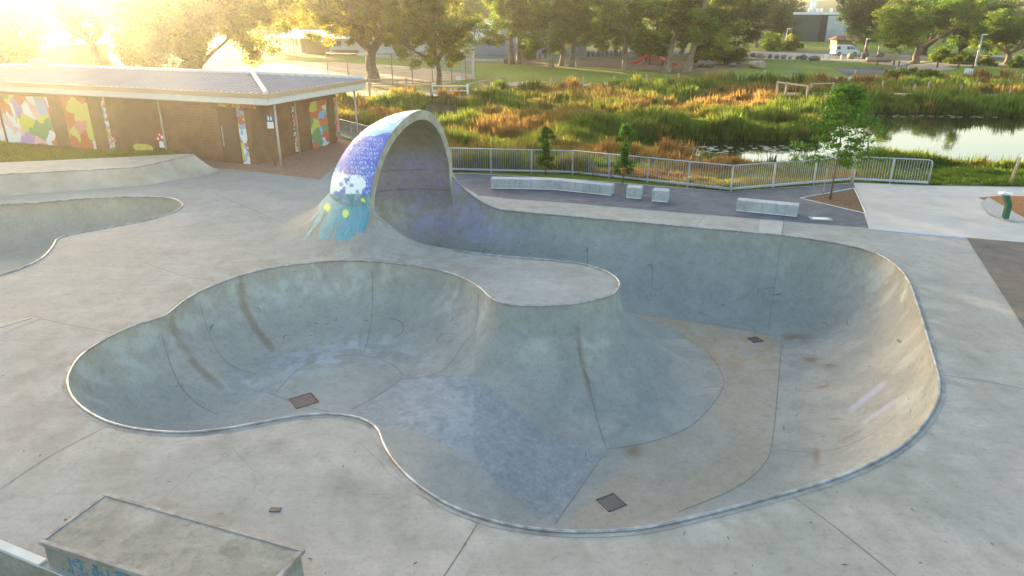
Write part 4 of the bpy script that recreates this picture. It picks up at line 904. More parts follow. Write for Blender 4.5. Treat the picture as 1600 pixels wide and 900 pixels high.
# ground cover colour: lawn, wet soil, bark under the gum trees (real surface differences)
pxx, pyy = PX(gx.ravel(), gy.ravel(), TZ.ravel()); fx, fy = gx.ravel(), gy.ravel(); nn = fbm(fx / 6, fy / 6)
wetm = sm(.4, -1.0, sdf(WET, fx, fy)); C = np.tile([.14, .19, .03], (len(fx), 1)) * (.75 + .5 * nn)[:, None]
dry = sm(.45, .7, fbm(fx / 14 + 9, fy / 9)); C = C * (1 - .5 * dry)[:, None] + np.array([.20, .18, .05]) * (.5 * dry)[:, None]
soil = np.array([.10, .085, .05]); C = C * (1 - wetm)[:, None] + soil * (.7 + .6 * nn)[:, None] * wetm[:, None]
BARKZ = poly([(700, 100), (780, 98.5), (900, 104), (1000, 110), (1090, 113), (1150, 109), (1200, 103), (1160, 96), (1080, 91), (960, 91), (880, 94), (780, 92)], 0)
bz = sm(1.0, -2, sdf(BARKZ, fx, fy)); C = C * (1 - bz)[:, None] + np.array([.17, .11, .075]) * (.7 + .6 * nn)[:, None] * bz[:, None]
TERM = mat('park ground', rough=.95, attr=True, var=.25, scale=1.3, bump=.6, bscale=12, fine=.25, spec=.1)
ground = mk('park_ground', np.stack([fx, fy, TZ.ravel()], 1), Fq, TERM, None, True, C); tag(ground, kind='structure')
wm = bpy.data.materials.new('pond water'); wm.use_nodes = True; N = wm.node_tree.nodes; b = N['Principled BSDF']; b.inputs['Base Color'].default_value = (.012, .016, .010, 1); b.inputs['Roughness'].default_value = .03; b.inputs['IOR'].default_value = 1.33; b.inputs['Specular IOR Level'].default_value = .8
n = N.new('ShaderNodeTexNoise'); n.inputs['Scale'].default_value = 1.4; n.inputs['Detail'].default_value = 3; g = N.new('ShaderNodeNewGeometry'); wm.node_tree.links.new(g.outputs['Position'], n.inputs['Vector'])
bp_ = N.new('ShaderNodeBump'); bp_.inputs['Strength'].default_value = .02; bp_.inputs['Distance'].default_value = .1; wm.node_tree.links.new(n.outputs[0], bp_.inputs['Height']); wm.node_tree.links.new(bp_.outputs[0], b.inputs['Normal'])
for i, P in enumerate(PONDS):
    P = np.array(P); c = P.mean(0); Q = c + (P - c) * (1.06 if i == 0 else 1.25)
    tag(flat('pond_water', [tuple(p) for p in Q], ZW, wm), kind='structure')
# hills on the horizon
V = []; Fh = []; nh = 90
for j, (d, h) in enumerate(((540, -3), (580, 9), (630, 19), (690, 12))):
    for k in range(nh):
        a = R(-60 + 120 * k / (nh - 1)); V.append((d * math.sin(a), d * math.cos(a), h * (.35 + .9 * float(fbm(np.array(k / 9.), np.array(3.3)))) * (1 if j else 1)))
Fh = [(j * nh + k, j * nh + k + 1, (j + 1) * nh + k + 1, (j + 1) * nh + k) for j in range(3) for k in range(nh - 1)]
tag(mk('hills', V, Fh, mat('far hills', (.10, .11, .06), .95, var=.3, scale=.02), None, True), kind='structure')
# lawn on the rise beside the building
lawn = mk('bank_lawn', np.array([v for v in [lerp(A2[i], B2[i], j / 5) * [1, 1, 0] + [0, 0, .765 + (.06 - .765) * float(sm(.2, 1, j / 5))] for i in range(30) for j in range(6)]]),
   [(i * 6 + j, (i + 1) * 6 + j, (i + 1) * 6 + j + 1, i * 6 + j + 1) for i in range(29) for j in range(5)], TERM, None, True, np.array([.10, .12, .02])); tag(lawn, kind='structure')
# roads, paths, the ball field
def gz(P, dz): return dz
zone('carpark_road', poly([(740, 89), (780, 90.5), (880, 91.5), (1000, 90), (1060, 87), (1160, 88), (1260, 89.5), (1345, 92), (1370, 90), (1700, 96), (1900, 88), (1600, 82), (1400, 78), (1300, 77), (1150, 74), (960, 70), (740, 72)]), .03, ROAD)
zone('driveway_road', poly([(1232, 76.5), (1305, 77), (1312, 71), (1290, 67), (1250, 67.5)]), .024, ROAD)
zone('gravel_path', poly([(1150, 89.5), (1260, 90.5), (1345, 93), (1420, 95), (1700, 101), (1900, 108), (1900, 113), (1600, 105), (1480, 103), (1495, 108), (1470, 111), (1425, 108), (1360, 98.5), (1290, 95), (1150, 92)]), .036, mat('gravel', (.34, .27, .21), .95, var=.2, scale=.8, fine=.2, bump=.3))
zone('lawn_path', poly([(1255, 125), (1300, 121), (1345, 119.5), (1385, 119), (1385, 121), (1345, 122.5), (1300, 125.5), (1262, 128)]), .02, MATS['gravel'])
zone('wetland_track_path', TRACK, .0, mat('sandy track', (.36, .27, .17), .95, var=.2, scale=1, fine=.2))
zone('slab_pavement', poly([(1226, 113), (1238, 110.5), (1258, 112), (1250, 116)]), .03, ROAD)
zone('court_pavement', poly([(1297, 106), (1380, 105.5), (1386, 110), (1380, 116), (1322, 117)]), .03, mat('dark court', (.06, .07, .07), .9, var=.2, scale=.6))
INF = mat('sandy infield', (.42, .31, .20), .95, var=.15, scale=.5, fine=.1)
zone('infield_ground', poly([(300, 112), (430, 98), (520, 97), (640, 104), (735, 116), (745, 123), (690, 132), (560, 137), (400, 137), (200, 130)]), .02, INF)
zone('park_path', poly([(470, 148), (560, 143), (640, 141), (668, 141), (735, 141), (765, 132), (830, 126), (860, 128), (790, 136), (742, 150), (668, 152), (640, 149), (560, 151), (500, 158)]), .025, mat('pink gravel', (.37, .27, .21), .95, var=.2, scale=.8, fine=.2))
zone('park_path', poly([(870, 134), (1000, 127.5), (1140, 123.5), (1195, 123), (1195, 125), (1140, 125.8), (1000, 130), (870, 137)]), .03, MATS['gravel'])

# ------------------------------------------------------------------ foliage and trees
def leaves(centers, radii, per, size, cols, rg, squash=.75, droop=0.0):
    n = sum(per); C0 = np.repeat(centers, per, 0); Rr = np.repeat(radii, per); d = rg.normal(size=(n, 3)); d /= np.linalg.norm(d, axis=1)[:, None]
    rad = Rr * rg.random(n) ** .45; c = C0 + d * rad[:, None] * np.array([1, 1, squash])
    u = rg.normal(size=(n, 3)); u[:, 2] -= droop; u /= np.linalg.norm(u, axis=1)[:, None]; w = np.cross(u, rg.normal(size=(n, 3))); w /= np.linalg.norm(w, axis=1)[:, None]
    s = size * (.6 + .8 * rg.random(n)); a = u * s[:, None]; b = w * (s * .42)[:, None]
    V = np.stack([c - a, c + b - a * .1, c + a, c - b - a * .1], 1).reshape(-1, 3); Fc = np.arange(n * 4).reshape(n, 4)
    cc = np.repeat(cols, per, 0) * (.8 + .4 * rg.random((n, 1))); return V, Fc, np.repeat(cc, 4, 0)
def grow(seed, H, CR, bare, kind):
    """returns (wood MB, leaf arrays) of one tree standing at the origin"""
    r = random.Random(seed); rg = np.random.default_rng(seed); wood = MB(); tips = []
    def limb(p, d, L, r0, depth, up):
        pts = [p]; n = 5; q = p.copy(); dd = d.copy()
        for i in range(n):
            dd = (dd + Vector((r.gauss(0, .16), r.gauss(0, .16), r.gauss(0, .10) + up * .12))).normalized(); q = q + dd * L / n; pts.append(q.copy())
        wood.tube(pts, [max(.02, r0 * (1 - .75 * i / n)) for i in range(n + 1)], 6 if depth < 2 else 4, cap=False)
        if depth >= (2 if kind != 'gum' else 2): tips.append(q); tips.append(pts[3]); return
        for k in range(r.randint(3, 4) if depth == 0 else 3):
            t = r.uniform(.45, 1.0) if k else 1.0; b = pts[min(n, int(t * n))]; az = r.uniform(0, 2 * math.pi); sp_ = .75 if kind != 'gum' else .6
            nd = (dd + Vector((math.cos(az) * sp_, math.sin(az) * sp_, r.uniform(-.1, .45)))).normalized()
            limb(b, nd, L * r.uniform(.5, .72), r0 * .45, depth + 1, up)
        if depth == 1: tips.append(q)
    tr = H * .032 + .08 if kind != 'gum' else H * .018 + .08
    if kind == 'gum':
        th = H * .8; pts = []; x = y = 0; lx, ly = r.uniform(-.05, .05), r.uniform(-.05, .05)
        for i in range(9): pts.append(Vector((x, y, th * i / 8))); x += lx * th / 8 + r.gauss(0, .12); y += ly * th / 8 + r.gauss(0, .12)
        wood.tube(pts, [tr * (1.35 if i == 0 else 1) * (1 - .8 * i / 8) for i in range(9)], 9, cap=False)
        nl = 11
        for k in range(nl):
            t = bare + (1 - bare) * k / (nl - 1); i = min(8, t * 8); p = pts[int(i)].lerp(pts[min(8, int(i) + 1)], i - int(i)); az = k * 2.4 + r.uniform(-.4, .4)
            limb(p, Vector((math.cos(az), math.sin(az), r.uniform(.35, .9))).normalized(), CR * r.uniform(.55, .85) * (1.1 - .35 * t), tr * .35, 1, .5)
    else:
        th = bare * H; pts = [Vector((r.gauss(0, .06) * i, r.gauss(0, .06) * i, (th + .15) * i / 4 - .15 * (i == 0))) for i in range(5)]
        wood.tube(pts, [tr * (1.35 if i == 0 else 1.0 - .06 * i) for i in range(5)], 10, cap=False); nl = 6
        for k in range(nl):
            az = k * 2 * math.pi / nl + r.uniform(-.4, .4); e = r.uniform(.5, 1.3) if k else 3
            limb(pts[-1] - Vector((0, 0, r.uniform(0, .25) * th * .5)), Vector((math.cos(az), math.sin(az), e)).normalized(), (H - th) * r.uniform(.48, .62), tr * .55, 0, .35)
    T = np.array([tuple(t) for t in tips]); T = T[T[:, 2] > H * bare * .75]
    return wood, T, rg
def fit(T, H, CR, wood):
    s = CR / max(1e-6, np.percentile(np.hypot(T[:, 0], T[:, 1]), 92)); h = H / max(1e-6, np.percentile(T[:, 2], 97)); return s, h
PAL = {'gold': ((.15, .16, .024), (.10, .13, .022), (.20, .165, .03)), 'green': ((.065, .115, .02), (.09, .135, .022), (.12, .15, .028)), 'gum': ((.07, .12, .03), (.10, .14, .032), (.14, .16, .035)), 'dark': ((.03, .055, .018), (.045, .07, .02), (.06, .08, .022))}
def crown_arrays(T, rg, size, per, rc, pal, squash=.75, droop=0):
    m = rg.random(len(T)) > .08; T = T[m]; cols = np.array([PAL[pal][k] for k in rg.integers(0, 3, len(T))]) * (.65 + .7 * rg.random((len(T), 1)))
    return leaves(T, rc * .82 * (.6 + .6 * rg.random(len(T))), [per] * len(T), size, cols, rg, squash, droop)
PROTO = {}
def proto(key, seed, H, CR, bare, kind, size, n_leaf, rc, pal, bark, squash=.75, droop=0):
    wood, T, rg = grow(seed, H, CR, bare, kind); s, h = fit(T, H, CR, wood)
    wv = np.array([tuple(v) for v in wood.v]) * [s if kind != 'gum' else 1, s if kind != 'gum' else 1, h]; 
    if kind == 'gum': pass
    T = T * [s if kind != 'gum' else 1, s if kind != 'gum' else 1, h]
    if kind == 'gum': T[:, :2] *= min(1.3, max(.8, s)) ; 
    X_ = T.copy(); f1 = rg.uniform(.35, .85, len(T)); X_[:, :2] *= f1[:, None]; X_[:, 2] = X_[:, 2] - H * rg.uniform(.0, .16, len(T)); X2 = T * rg.uniform(.9, 1.08, (len(T), 1)) * np.array([1, 1, 1]) - np.stack([0 * f1, 0 * f1, H * rg.uniform(.08, .30, len(T))], 1)
    lowz = H * max(.10, bare * .8); X_ = X_[X_[:, 2] > lowz]; X2 = X2[X2[:, 2] > lowz]
    T = np.concatenate([T, X_, X2[: int(len(X2) * (.8 if kind != 'gum' else .5))]])
    per = max(8, int(n_leaf / len(T))); V, Fc, cc = crown_arrays(T, rg, size, per, rc, pal, squash, droop)
    mt = bpy.data.meshes.new('trunk'); mt.from_pydata(wv.tolist(), [], wood.f); mt.polygons.foreach_set('use_smooth', np.ones(len(mt.polygons), bool)); mt.materials.append(bark)
    tmp = mk('crown', V, Fc, LEAF, None, False, cc); mc = tmp.data; bpy.data.objects.remove(tmp); PROTO[key] = (mt, mc, H, CR)
proto('park1', 11, 13, 6.8, .20, 'park', .16, 44000, 1.1, 'gold', BARK)
proto('park2', 23, 11, 4.6, .22, 'park', .14, 34000, .9, 'gold', BARK)
proto('park3', 37, 13, 7.0, .18, 'park', .16, 50000, 1.2, 'green', BARK)
proto('park4', 61, 14, 8.6, .16, 'park', .20, 70000, 1.45, 'gold', BARK)
proto('gum1', 5, 19, 4.6, .30, 'gum', .17, 26000, 1.1, 'gum', GUMB, .9, .6)
proto('gum2', 8, 21, 5.4, .26, 'gum', .18, 28000, 1.2, 'gum', GUMB, .9, .6)
proto('gum3', 15, 18, 5.0, .22, 'gum', .18, 28000, 1.2, 'green', GUMB, .85, .5)
proto('dark1', 41, 12, 5.6, .10, 'park', .20, 36000, 1.3, 'dark', BARK)
proto('dark2', 47, 14, 6.0, .12, 'park', .22, 36000, 1.45, 'dark', BARK)
def tree(key, px, py, label, h=None, w=None, cat='tree', group=None, name='tree', rot=None, z=0.0, tilt=0.0, xy=None):
    mt, mc, H, CR = PROTO[key]; x, y = xy or W(px, py, z); sh = (h or H) / H; sw = (w or CR * 2) / (CR * 2)
    t = thing(name, label, cat, (x, y, z - .05), rnd.uniform(0, 6.28) if rot is None else rot, group); t.scale = (sw, sw, sh)
    if tilt: t.rotation_euler = (0, tilt, 0)
    link('trunk', mt, t); link('crown', mc, t); return t
G1 = 'gum trees standing along the lawn'
tree('park1', 583, 127, 'spreading golden tree with low forked limbs behind the building roof', 14.5, 17, rot=1.0)
tree('park2', 686, 138, 'small round golden tree beside the ball field fence and gate', 10.8, 9.2, rot=2.0)
tree('park4', 318, 138, 'big dense backlit tree close behind the building roof', 14, 17.5, rot=.4)
tree('park3', 150, 102, 'broad sunlit tree behind the brick pump house', 15, 16)
tree('park3', 235, 118, 'wide glowing tree added for shade between the pump house and the dense backlit tree', 14, 13)  # put in so its shadow helps keep low sun off the deck
tree('dark1', -90, 128, 'dense unseen shade tree added beyond the far end of the brown building', 15, 16)  # stands left of the view, added to cast shade on the deck
tree('dark2', 60, 112, 'full hazy tree added for shade close beside the pump house', 15, 14)  # extra tree, raised to lengthen the shade across the near deck
tree('park3', -60, 98, 'tall unseen shade tree added farther beyond the end of the brown building', 15, 16)  # mostly out of view, added to block the sun from the deck
tree('park2', 20, 128, 'hazy yellow tree nearest the glare beyond the building', 8.5, 9)
tree('park1', 30, 75, 'large hazy tree against the low sun', 13, 18)
tree('gum1', 800, 100.5, 'twin trunked gum tree, first of the row on the lawn edge', 14.0, 10, group=G1, name='gum_tree')
tree('gum2', 811, 100, 'gum tree joined at the foot to the twin trunked one', 14.7, 10, group=G1, name='gum_tree')
tree('gum3', 861, 105.5, 'stout gum tree with pale upper limbs beside the round bush', 12.6, 9.5, group=G1, name='gum_tree')
tree('gum1', 877, 103, 'straight brown gum trunk between two stouter gum trees', 13.3, 8, group=G1, name='gum_tree')
tree('gum2', 893, 104, 'gum tree leaning over with bare white upper limbs', 15.4, 10, group=G1, name='gum_tree', tilt=.06)
tree('gum1', 909, 93, 'slim gum tree standing farther back by the white building end', 12.6, 8, group=G1, name='gum_tree')
tree('gum3', 962, 88, 'pale forked gum tree at the edge of the car park', 11.9, 10, group=G1, name='gum_tree')
tree('gum2', 977, 109.5, 'straight gum tree just beside the red slide foot', 13.3, 10, group=G1, name='gum_tree')
tree('gum3', 1041, 112.5, 'broad dark gum trunk in front of the wooden play tower', 12.6, 13, group=G1, name='gum_tree')
tree('gum1', 1073, 113.5, 'leaning gum tree with peeling trunk right of the play tower', 14.0, 11, group=G1, name='gum_tree', tilt=.10)
tree('dark1', 1125, 92, 'dense dark tree behind the yellow tipped shrub', 12, 17)
tree('dark2', 1182, 75, 'wide dark tree beside the dark green shed', 12.5, 13)
tree('dark1', 1065, 84, 'dark leafy tree behind the play tower', 12, 16)
tree('dark2', 1000, 80, 'dark leafy tree across the car park', 13, 20)
tree('park3', 1429, 99, 'broad golden green tree on the gravel path', 10.3, 15, rot=2.2)
tree('dark2', 1443, 86, 'dark trunked tree standing behind the broad golden green tree', 9.5, 18)
tree('dark1', 1352, 82, 'dark tree overhanging the white van', 12, 12)
tree('dark2', 1500, 87, 'tall dense tree behind the leaning lamp pole', 10.5, 15)
tree('park3', 1572, 101, 'rusty golden bushy tree by the path edge', 7.6, 12, rot=1.2)
tree('dark1', 1640, 100, 'dense tree just past the rusty golden one', 8.5, 12)
tree('park1', 730, 74, 'golden tree behind the long white building', 13, 20)
tree('park1', 500, 76, 'tall hazy tree behind the clubhouse', 13, 20)
tree('gum2', 640, 76, 'tall gum behind the clubhouse roof', 14, 14, name='gum_tree')
tree('park3', 410, 80, 'hazy tree at the left end of the clubhouse', 12, 16)
tree('gum3', 745, 83, 'slender gum tree at the end of the long white building', 13, 11, name='gum_tree')
# far tree line
keys = ['dark1', 'dark2', 'gum3', 'park3', 'gum2', 'park1']; GF = 'trees of the far tree line'
for k in range(78):
    az = R(-44 + 88 * (k + rnd.random() * .9) / 78); d = rnd.uniform(215, 380); key = keys[rnd.randrange(6)]; x, y = d * math.sin(az), d * math.cos(az)
    hh = rnd.uniform(9, 17) if az < R(22) else rnd.uniform(7, 12)
    if R(20) < az < R(30) or az > R(33): hh = rnd.uniform(4.5, 7.5)
    if R(-46) < az < R(-12): hh *= .6
    tree(key, 0, 0, 'tree in the far tree line along the horizon', hh * 1.15, hh * 1.3, group=GF, xy=(x, y), z=0.0)

# bushes and hedges: foliage clumps on short stems
def bush(px, py, w, h, pal, label, size=.12, n=3500, name='shrub', z=0.0, cat='shrub', group=None, d=None, seed=None):
    rg = np.random.default_rng(seed or (abs(hash((px, py))) % 9999 if False else int(px * 7 + py * 13))); x, y = W(px, py, z); d = d or w
    k = 26; c = rg.normal(size=(k, 3)); c /= np.linalg.norm(c, axis=1)[:, None]; c *= rg.random((k, 1)) ** .5; c[:, 2] = abs(c[:, 2]); c = c * [w / 2 * .75, d / 2 * .75, h * .72] + [0, 0, h * .12]
    cols = np.array([PAL[pal][i] for i in rg.integers(0, 3, k)]); V, Fc, cc = leaves(c, np.full(k, min(w, h, d) * .24), [n // k] * k, size, cols, rg, .8)
    V[:, 2] = np.maximum(V[:, 2], .01); t = thing(name, label, cat, (x, y, z), 0, group); mk('foliage', V, Fc, LEAF, t, False, cc)
    m = MB()
    for i in range(0, k, 3): m.tube([(0, 0, -.05), tuple(c[i] * .5), tuple(c[i])], [.05, .03, .015], 4)
    m.build('stem', BARK, t); return t
bush(825, 93, 3.4, 3.4, 'gold', 'round yellow green bush between gum trees near the white building', .14)
bush(1003, 92, 4.5, 5.5, 'gold', 'yellow green shrub behind the red slide', .15)
bush(1114, 101, 5, 6, 'gold', 'tall shrub with yellow tips beside the boulders', .16)
bush(1132, 101, 5.5, 5, 'dark', 'dark rounded shrub right of the yellow tipped one', .16)
bush(1090, 103, 5, 3.5, 'dark', 'low dark shrub behind the leaning gum tree', .15)
bush(1232, 79, 6.5, 3.6, 'gold', 'large domed bush beside the dark green shed', .22, 5000)
bush(1203, 80, 6, 4.5, 'green', 'loose shrub left of the domed bush', .2)
bush(1160, 91, 2.6, 4.2, 'gold', 'thin golden sapling by the boulders', .14, 1600)
GH = 'clipped hedge mounds by the wetland track'
for i, (px, py, w) in enumerate(((1398, 123, 3.4), (1423, 123.5, 3.8), (1450, 123, 3.6))):
    bush(px, py, w, 1.5, 'green', ['low green hedge mound nearest the dark court', 'middle green hedge mound beside the track', 'low green hedge mound nearest the white notice board'][i], .10, 4200, 'hedge', cat='hedge', group=GH)
for i, (px, py, w, h) in enumerate(((1468, 98, 4, 3), (1490, 99.5, 4, 2.2), (1508, 100.5, 4.5, 2.6), (1540, 103, 3.5, 1.8), (1590, 106, 4, 2))):
    bush(px, py, w, h, 'gold' if i % 2 else 'green', ['shrub under the broad golden tree', 'small yellow shrub next to the lamp pole foot', 'leafy shrub touching the leaning lamp pole', 'tiny low shrub right of the lamp pole', 'low shrub under the rusty golden tree'][i], .15, 2200)
# saplings on the plaza
def sapling(px, py, h, w, label, seed, layered=False, fence_z=0.0):
    rg = np.random.default_rng(seed); x, y = W(px, py, 0); t = thing('sapling', label, 'sapling', (x, y, 0)); C0 = []; rr = []; m = MB(); n = 46 if layered else 26
    m.tube([(0, 0, 0), (.02, 0, h * .5), (0, 0, h * .97)], [.045 if layered else .03, .03, .008], 7)
    for k in range(n):
        t_ = (k + .5) / n; z = h * ((.30 if layered else .10) + (.68 if layered else .86) * t_); az = k * 2.4 + rg.random() * .6
        prof = (math.sin(min(1, (1 - t_) * 1.25 + .12) * math.pi / 2) ** 1.1) if layered else (.55 + .45 * math.sin(t_ * 9 + 1)) * (1 - .35 * t_) ; r_ = w / 2 * prof * (.35 + .65 * rg.random())
        p = np.array([math.cos(az) * r_, math.sin(az) * r_, z + (r_ * .12 if layered else r_ * .5)]); C0 += [p, p * [.6, .6, 1] - [0, 0, .02 * r_]]; rr += [w * (.10 + .08 * rg.random()), w * (.08 + .08 * rg.random())]
        m.tube([(0, 0, z - .08), tuple(p * [.5, .5, 1]), tuple(p)], [.012, .008, .004], 4)
    m.build('trunk', mat('sapling stem', (.16, .12, .08), .8), t, True)
    C0 = np.array(C0); cols = np.tile([.045, .11, .022], (len(C0), 1)) * (.7 + .6 * rg.random((len(C0), 1)))
    V, Fc, cc = leaves(C0, np.array(rr), [80 if layered else 75] * len(C0), .065 if layered else .055, cols, rg, .35 if layered else .9, .3); mk('crown', V, Fc, LEAF, t, False, cc); return t
sapling(852, 274, 2.45, 1.3, 'slim bright green sapling behind the angled bench', 3)
sapling(973, 288, 2.85, 1.45, 'slim bright green sapling behind the first cube seat', 4)
sapling(1297, 312, 4.9, 3.4, 'layered young conifer in the triangular mulch bed', 9, True)

# ------------------------------------------------------------------ wetland plants
def blades(n_t, per, region, hfun, cfun, seed, w0=.035, spread=.22, lean=.35):
    rg = np.random.default_rng(seed); X, Y = region(rg, n_t); n = len(X); Zt = terr(X, Y); h = hfun(X, Y, rg); c = cfun(X, Y, rg)
    X = np.repeat(X, per); Y = np.repeat(Y, per); Zt = np.repeat(Zt, per); h = np.repeat(h, per) * (.55 + .6 * rg.random(n * per)); c = np.repeat(c, per, 0) * (.7 + .6 * rg.random((n * per, 1)))
    az = rg.random(n * per) * 2 * math.pi; sp_ = spread * np.sqrt(rg.random(n * per)); bx = X + np.cos(az) * sp_; by = Y + np.sin(az) * sp_
    ln = lean * h * rg.random(n * per); tx = bx + np.cos(az) * ln; ty = by + np.sin(az) * ln; fz = rg.random(n * per) * 6.28
    dist = np.hypot(bx, by); w = w0 * (.7 + .6 * rg.random(n * per)) * np.clip(dist / 45, .8, 2.2); ax = np.cos(fz) * w / 2; ay = np.sin(fz) * w / 2
    mx, my, mz = bx * .6 + tx * .4, by * .6 + ty * .4, Zt + h * .55
    V = np.stack([np.stack([bx - ax, by - ay, Zt - .03], 1), np.stack([bx + ax, by + ay, Zt - .03], 1), np.stack([mx + ax, my + ay, mz], 1), np.stack([tx, ty, Zt + h], 1), np.stack([mx - ax, my - ay, mz], 1)], 1).reshape(-1, 3)
    b = np.arange(n * per) * 5; F1 = np.stack([b, b + 1, b + 2, b + 3, b + 4], 1); return V, F1, np.repeat(c, 5, 0)
WETP = WET
WAT = PONDS
def in_wet(X, Y, water_margin=.15):
    ok = inside(WETP, X, Y) & (sdf(TRACK, X, Y) > .1) & (sdf(PLAZA, X, Y) > .25)
    for P in WAT: ok &= sdf(P, X, Y) > water_margin
    ok &= sdf(WAT[2], X, Y) > 1.0
    return ok
def wet_region(xr, yr, power, keep=None, margin=.15):
    def f(rg, n):
        px = rg.uniform(xr[0], xr[1], n * 3); py = yr[0] + (yr[1] - yr[0]) * rg.random(n * 3) ** power; t = HC / (sp + (py - 450) / F * cp); X = (px - 800) / F * t; Y = t * (cp - (py - 450) / F * sp)
        ok = in_wet(X, Y, margin)
        if keep is not None: ok &= keep(X, Y, px, py, rg)
        X, Y = X[ok][:n], Y[ok][:n]; return X, Y
    return f
OR, GO, YG, GR, DG = np.array([.23, .145, .068]), np.array([.24, .205, .085]), np.array([.17, .19, .045]), np.array([.095, .155, .033]), np.array([.045, .095, .018])
def wcol(X, Y, rg):
    px, py = PX(X, Y, terr(X, Y)); a = fbm(X / 5.5 + 3, Y / 3.5 + 1); b = fbm(X / 2.2 + 30, Y / 1.6); n = len(X); C = GO + (YG * 1.1 - GO) * sm(.35, .65, fbm(X / 3 + 60, Y / 2))[:, None]; 
    def mix(m, c): nonlocal C; C = C * (1 - m[:, None]) + c * m[:, None]
    mix(sm(.51, .60, a), OR); mix(sm(.50, .42, a) * sm(.45, .6, b), YG); mix(sm(.42, .34, a), GR)
    for (x0, y0, rx, ry) in ((905, 176, 60, 7), (985, 176, 50, 8), (1100, 205, 120, 14), (960, 205, 120, 14), (930, 215, 80, 18), (1040, 142, 130, 9), (1180, 140, 80, 10), (1010, 152, 70, 7), (1200, 205, 80, 18), (1460, 140, 160, 8), (1500, 172, 240, 9), (1420, 165, 140, 12), (1550, 280, 200, 20), (1250, 180, 60, 14), (1480, 283, 120, 10), (640, 172, 40, 8), (760, 160, 30, 10), (1160, 275, 40, 10), (1240, 272, 60, 10), (790, 262, 80, 10), (1330, 165, 60, 12)):
        m = np.exp(-((px - x0) / rx) ** 4 - ((py - y0) / ry) ** 4); mix(m * sm(.25, .45, b), GR * (.8 + .5 * rg.random((n, 1)))[:, :1] if False else GR)
    for (x0, y0, rx, ry) in ((900, 190, 50, 12), (1150, 155, 50, 12), (1190, 165, 60, 8), (960, 168, 30, 6), (1030, 178, 60, 6), (820, 205, 70, 12), (1120, 265, 60, 12), (1230, 145, 50, 6), (900, 152, 80, 8), (1560, 130, 60, 5)):
        m = np.exp(-((px - x0) / rx) ** 4 - ((py - y0) / ry) ** 4); mix(m * .85, OR)
    return C
def whgt(X, Y, rg):
    C = wcol(X, Y, rg); g = sm(.16, .06, C[:, 0]); return (1 - .68 * sm(43.5, 38.5, Y) * (X > 4)) * (.30 + .25 * fbm(X / 2.5, Y / 2.5) + .75 * sm(.45, .7, fbm(X / 1.6 + 7, Y / 1.2)) + .35 * g * (Y > 44)) * (.8 + .4 * rg.random(len(X)))
def keep_gap(X, Y, px, py, rg):                  # bare patches between tussocks
    g = fbm(X / 1.7 + 11, Y / 1.3 + 5); return (g > .43) | (rg.random(len(X)) < .12)
parts = [blades(15000, 15, wet_region((500, 1720), (116, 200), .75, keep_gap), whgt, wcol, 1, .05, .30), blades(15000, 15, wet_region((660, 1720), (180, 300), 1.0, keep_gap), whgt, wcol, 2, .032, .22)]
for i, (V, Fc, cc) in enumerate(parts):
    tag(mk('wetland_grass', V, Fc, GRASSB, None, False, cc), kind='stuff')
# tall reeds at the water's edge
def edge_keep(X, Y, px, py, rg):
    d = np.full(X.shape, 99.)
    for P in WAT: d = np.minimum(d, sdf(P, X, Y))
    return (d > -.35) & (d < 1.9) & ((py < 222) | (rg.random(len(X)) < .12))
def rcol(X, Y, rg): return np.where(rg.random((len(X), 1)) < .6, DG, GR) + (rg.random((len(X), 1)) < .12) * np.array([.1, .05, .0])
V, Fc, cc = blades(7000, 14, wet_region((640, 1900), (150, 290), .9, edge_keep, -.4), lambda X, Y, rg: .45 + .45 * rg.random(len(X)), rcol, 5, .04, .2, .25)
tag(mk('pond_reeds', V, Fc, GRASSB, None, False, cc), kind='stuff')
# rank grass on the rise and along the lawn edges
def bank_reg(rg, n):
    i = rg.random(n) * 28.9; t = rg.random(n); i0 = i.astype(int); a = A2[i0] + (A2[i0 + 1] - A2[i0]) * (i - i0)[:, None]; b = B2[i0] + (B2[i0 + 1] - B2[i0]) * (i - i0)[:, None]; p = a + (b - a) * t[:, None]; return p[:, 0], p[:, 1], t
_t = terr
rg = np.random.default_rng(12); bx_, by_, bt = bank_reg(rg, 9000); terr = lambda X, Y: (.765 + (.06 - .765) * sm(.2, 1, bt)) if len(X) == len(bt) else _t(X, Y)
V, Fc, cc = blades(0, 3, lambda rg, n: (bx_, by_), lambda X, Y, rg: np.full(len(X), .09), lambda X, Y, rg: np.tile([.12, .14, .02], (len(X), 1)), 3, .03, .08); terr = _t
tag(mk('bank_grass', V, Fc, GRASSB, None, False, cc), kind='stuff')
# lily leaves floating on the pond
m = MB(); r6 = random.Random(4)
for k in range(230):
    z = r6.random()
    px, py = (r6.uniform(960, 1240), r6.uniform(228, 240)) if z < .75 else (r6.uniform(1330, 1560), r6.uniform(180, 184)); px += r6.gauss(0, 8); x, y = W(px, py, ZW)
    if not inside(PONDS[0], np.array([x]), np.array([y]))[0]: continue
    s = r6.uniform(.06, .20); m.add([(x + s * math.cos(t) * 1.3, y + s * math.sin(t), ZW + .006 + .0008 * (k % 6)) for t in np.linspace(0, 5.9, 7)], [tuple(range(7))])
tag(m.build('pond_weed_leaves', mat('pond weed', (.20, .21, .14), .5)), kind='stuff')
